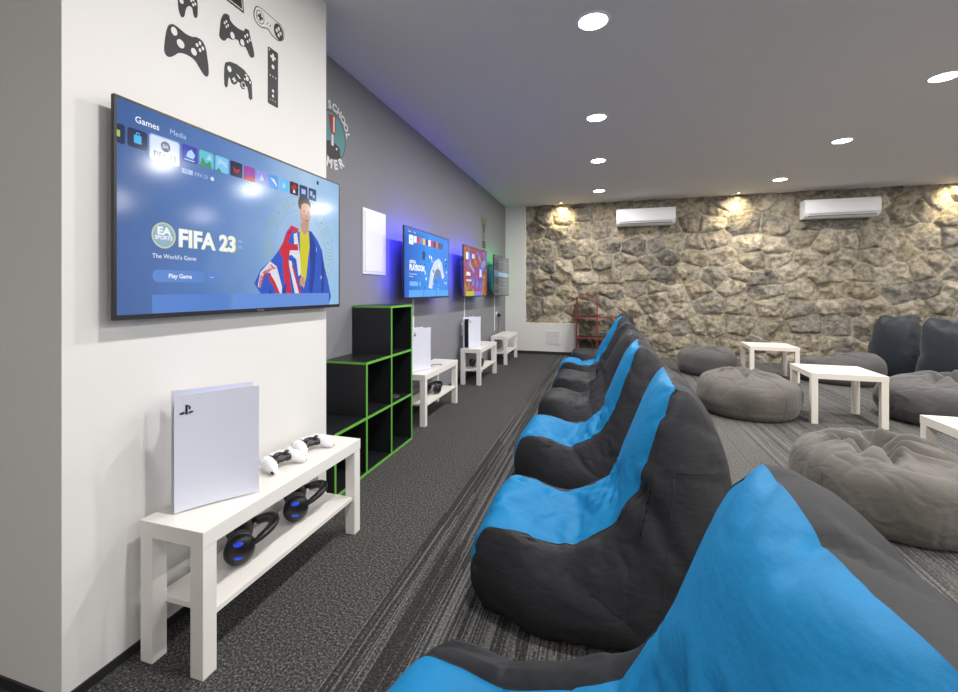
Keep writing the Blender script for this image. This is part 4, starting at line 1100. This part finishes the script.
    def loose(p):
        x,y,z = p.x/scale[0], p.y/scale[1], p.z/scale[2]
        seat = math.exp(-((x+.10)/.26)**2)*max(0,min(1,(z-.24)/.06))*max(0,min(1,(.30-abs(y))/.05))
        junction = math.exp(-((x-.08)/.14)**2-((z-.45)/.13)**2)
        head = max(0,min(1,(z-.66)/.15))*.8
        foot = math.exp(-(z/.06)**2)*.3
        return max(seat*.9, junction, head, foot)
    queue_cloth(bm, t, finish, slack=slack, pressure=press, pin=pin, loose=loose)
    return t
GR = 'bean bag chairs in the row facing the televisions'
def Yc(k): return k
seatcr = lambda s: (((-.02,.02*s,.38),(-.30,.16*s,.33),.016,.020),((.0,-.05*s,.40),(-.28,-.12*s,.32),.014,.017),((.03,.10*s,.44),(-.12,.20*s,.34),.014,.018),((.02,-.12*s,.43),(-.10,-.22*s,.33),.014,.016),
                    ((.10,.0,.52),(.03,.16*s,.42),.012,.012),((.05,-.02*s,.44),(.16,.11*s,.63),.014,.012),((-.36,.18*s,.35),(-.20,.05*s,.31),.016,.014),((-.40,-.05*s,.34),(-.22,-.02*s,.31),.02,.012))
sidecr = (((.20,-.26,.62),(.44,-.21,.60),.006,.007),((.10,-.25,.55),(.22,-.30,.35),.028,.014),((.02,-.25,.42),(-.02,-.30,.30),.03,.010))
chair((.028,.70,0), 0, 'nearest blue and charcoal bean bag chair, cut off by the lower right corner', GR, 2, creases=(((.26,.12,.80),(.10,.0,.55),.030,.014),((.12,-.15,.60),(.20,.05,.72),.03,.012),((.0,.05,.40),(-.2,.1,.31),.02,.014)), wr=.75, topw=1.3, scale=(1.10,1.2,.99), seat_up=-.012, flat_seat=.030, rim=.065, res=1.2)
chair((.0,1.80,0), 0, 'blue and charcoal bean bag chair, second in the row, whole side showing', GR, 5, creases=seatcr(1)+sidecr, res=1.2)
chair((-.03,2.83,0), math.radians(-2), 'blue and charcoal bean bag chair, third in the row', GR, 9, creases=seatcr(-1)+sidecr[:1], topw=.95)
chair((-.03,3.83,0), math.radians(2), 'all charcoal bean bag chair, fourth in the row, directly behind the third blue one', GR, 12, front='charcoal_fabric', res=.75, creases=seatcr(1), wr=1.5)
chair((-.02,4.72,0), math.radians(-2), 'all charcoal bean bag chair, fifth in the row', GR, 15, front='charcoal_fabric', res=.7, creases=seatcr(-1), wr=1.6)
chair((-.03,5.68,0), 0, 'blue and charcoal bean bag chair, sixth and last blue one in the row', GR, 19, res=.65, creases=seatcr(1), wr=1.3)
chair((.02,6.62,0), math.radians(2), 'all charcoal bean bag chair at the far end of the row', GR, 23, front='charcoal_fabric', res=.6, creases=seatcr(-1), wr=1.5)
GR2 = 'dark bean bag chairs facing away at the stone wall'
chair((3.93,7.38,0), math.radians(208), 'dark navy bean bag chair before the stone wall, left of the pair', GR2, 31, front='navy_fabric', side='navy_fabric', res=.65, scale=(1,1,1.0), topw=1.1)
chair((4.04,6.6,0), math.radians(214), 'dark navy bean bag chair with blue top edge, cut by the right edge', GR2, 37, front='blue_fabric', side='navy_fabric', res=.65, scale=(1,1.05,1.0), topw=1.25)

# ------------------------------------------------------------------ round bean bags
def bag(loc, label, seed, r=(.43,.43), h=.36, m='grey_weave', res=1.0, pinch=(0,0), rz=0, tilt=(0,0), fold=1.0, dent=None, lump=1.0, rim=.30, nf=9, slack=.06, press=1.0, pin=.12):
    t = thing('round_bean_bag', label, 'bean bag', loc, rz, 'round grey bean bags')
    ns, nt = int(120*res), int(240*res)
    bm = bmesh.new(); rings = []; rng = random.Random(seed)
    ang = sorted([2*PI*k/nf+rng.uniform(-.22,.22) for k in range(nf)]); wid = [rng.uniform(.10,.2) for _ in ang]; dep = [rng.uniform(.5,1.2) for _ in ang]
    for i in range(ns+1):
        s = i/ns; row = []
        # s 0..1: bottom centre -> side -> top centre
        if s < .22: R_ = .80*(s/.22); Z_ = 0
        else:
            a = (s-.22)/.78*PI*.5*1.0; q = (s-.22)/.78
            # side and top from a superellipse
            ph = -PI/2*.62+q*(PI/2*.62+PI/2)
            R_ = max(0,math.cos(ph))**.62; Z_ = .5+.5*(math.copysign(abs(math.sin(ph))**.75, math.sin(ph)))
            Z0 = .5+.5*(-abs(math.sin(-PI/2*.62))**.75); Z_ = (Z_-Z0)/(1-Z0); 
            R0 = math.cos(-PI/2*.62)**.62
            if q < .25: R_ = R_+( .80-R0)*(1-q/.25)
        for k in range(nt):
            th = 2*PI*k/nt
            ex = R_*math.cos(th); ey = R_*math.sin(th)
            x = ex*r[0]; y = ey*r[1]; z = Z_*h
            if dent:
                for (da,dw,dd) in dent:
                    dlt = (th-da+PI)%(2*PI)-PI; g = 1-dd*math.exp(-(dlt/dw)**2); x *= g; y *= g
            top = max(0,min(1,(Z_-.35)/.6))
            px,py = pinch[0]*r[0]*top, pinch[1]*r[1]*top
            x += px*(1-R_); y += py*(1-R_)
            rr = R_
            # gathered top: hollow at the knot and radial folds
            z -= h*rim*math.exp(-(rr/.20)**2)*top
            fo = 0
            for A_,w_,d_ in zip(ang,wid,dep):
                aw = A_+.25*math.sin(4*rr+A_*3); dlt = (th-aw+PI)%(2*PI)-PI
                dist = abs(dlt)*max(rr,.05); fo += d_*(math.exp(-(dist/.055)**2)-.45*math.exp(-((dist-.13)/.07)**2))
            rad = math.exp(-((rr-.30)/.30)**2)*top
            z -= .040*fold*fo*rad
            p = Vector((x,y,z)); sp = Vector((seed*1.7,seed*.9,0))
            big = noise.noise(p*4.2+sp)*.030*lump*min(1,Z_*3)
            q_ = p+Vector((noise.noise(p*3+sp),noise.noise(p*3-sp),noise.noise(p*3+sp*2)))*.08
            r1 = ridge(q_,5,seed,(1,1,1.6)); r2 = ridge(q_,11,seed+2,(1,1,1.5))
            d = big-(.0065*r1**6+.0015*r2**5)*fold*(.02+1.1*top**2)*min(1,Z_*4)
            nv_ = Vector((ex*(1-top*.6), ey*(1-top*.6), top+.05)); nv_.normalize()
            p += nv_*d
            p.z += (tilt[0]*x+tilt[1]*y)*Z_
            row.append(bm.verts.new((p.x,p.y,max(.003,p.z))))
        rings.append(row)
    for i in range(ns):
        for k in range(nt):
            bm.faces.new((rings[i][k],rings[i][(k+1)%nt],rings[i+1][(k+1)%nt],rings[i+1][k]))
    bmesh.ops.remove_doubles(bm, verts=rings[0]+rings[-1], dist=.0005)
    bm.verts.index_update(); seams = []
    for q in range(4):
        kk = int((q*.25+.08)*nt)%nt; seams.append([rings[i][kk].index for i in range(int(ns*.26),int(ns*.62))])
    def finish(bm):
        o = obj('cover', bm, M[m], t, smooth=True)
        for s_ in seams:
            b2 = bmesh.new(); tube(b2, [o.data.vertices[q].co.copy() for q in s_], .002, 6); obj('seam', b2, M['seam_grey'], t, smooth=True)
    queue_cloth(bm, t, finish, slack=slack, pressure=press, pin=pin, loose=lambda p: max(0,(p.z/h-.55)/.3)*1.0, bend=.3)
    return t
bag((1.44,2.90,0), 'large grey bean bag nearest the camera, with deep gathered folds on top', 3, (.42,.41), .375, res=1.1, pinch=(-.12,.1), rz=.0, fold=1.25, dent=((math.radians(-20),.40,.17),(math.radians(42),.25,.06)), nf=8, rim=.26)
bag((1.335,4.93,0), 'round grey bean bag left of the middle side table', 8, (.43,.43), .40, res=.9, pinch=(-.1,.15), fold=1.0, tilt=(-.02,.02), nf=7, rim=.16)
bag((1.42,7.10,0), 'dark grey bean bag by the stone wall, left of the farther side table', 13, (.39,.39), .37, m='grey_weave_dark', res=.8, fold=1.1, nf=7, rim=.14, slack=0)
bag((2.93,6.93,0), 'flat slumped dark grey bean bag behind the middle side table', 21, (.46,.38), .35, tilt=(.16,0), m='grey_weave_dark', res=.85, rz=math.radians(-25), fold=1.0, nf=6, rim=.10, slack=0)
bag((3.03,5.10,0), 'dark grey bean bag behind the cut-off table at the right edge', 27, (.56,.50), .40, m='grey_weave_dark', res=1.0, fold=1.3, nf=9, rim=.2)

settle(14)

# ------------------------------------------------------------------ camera and view
w = bpy.data.worlds.new('room_air'); S.world = w; w.use_nodes = True
w.node_tree.nodes['Background'].inputs[0].default_value = (.02,.02,.022,1)
cam = bpy.data.cameras.new('camera'); co = bpy.data.objects.new('camera', cam); C.objects.link(co); S.camera = co
co.location = (0,0,1.182); co.rotation_euler = (PI/2,0,.296455)
cam.sensor_width = 36; cam.lens = 445.517/958*36; cam.shift_x = .01275; cam.shift_y = -.0581; cam.clip_start = .05
S.view_settings.view_transform = 'Standard'; S.view_settings.look = 'None'; S.view_settings.gamma = 1; S.view_settings.use_curve_mapping = False
S.view_settings.exposure = .05
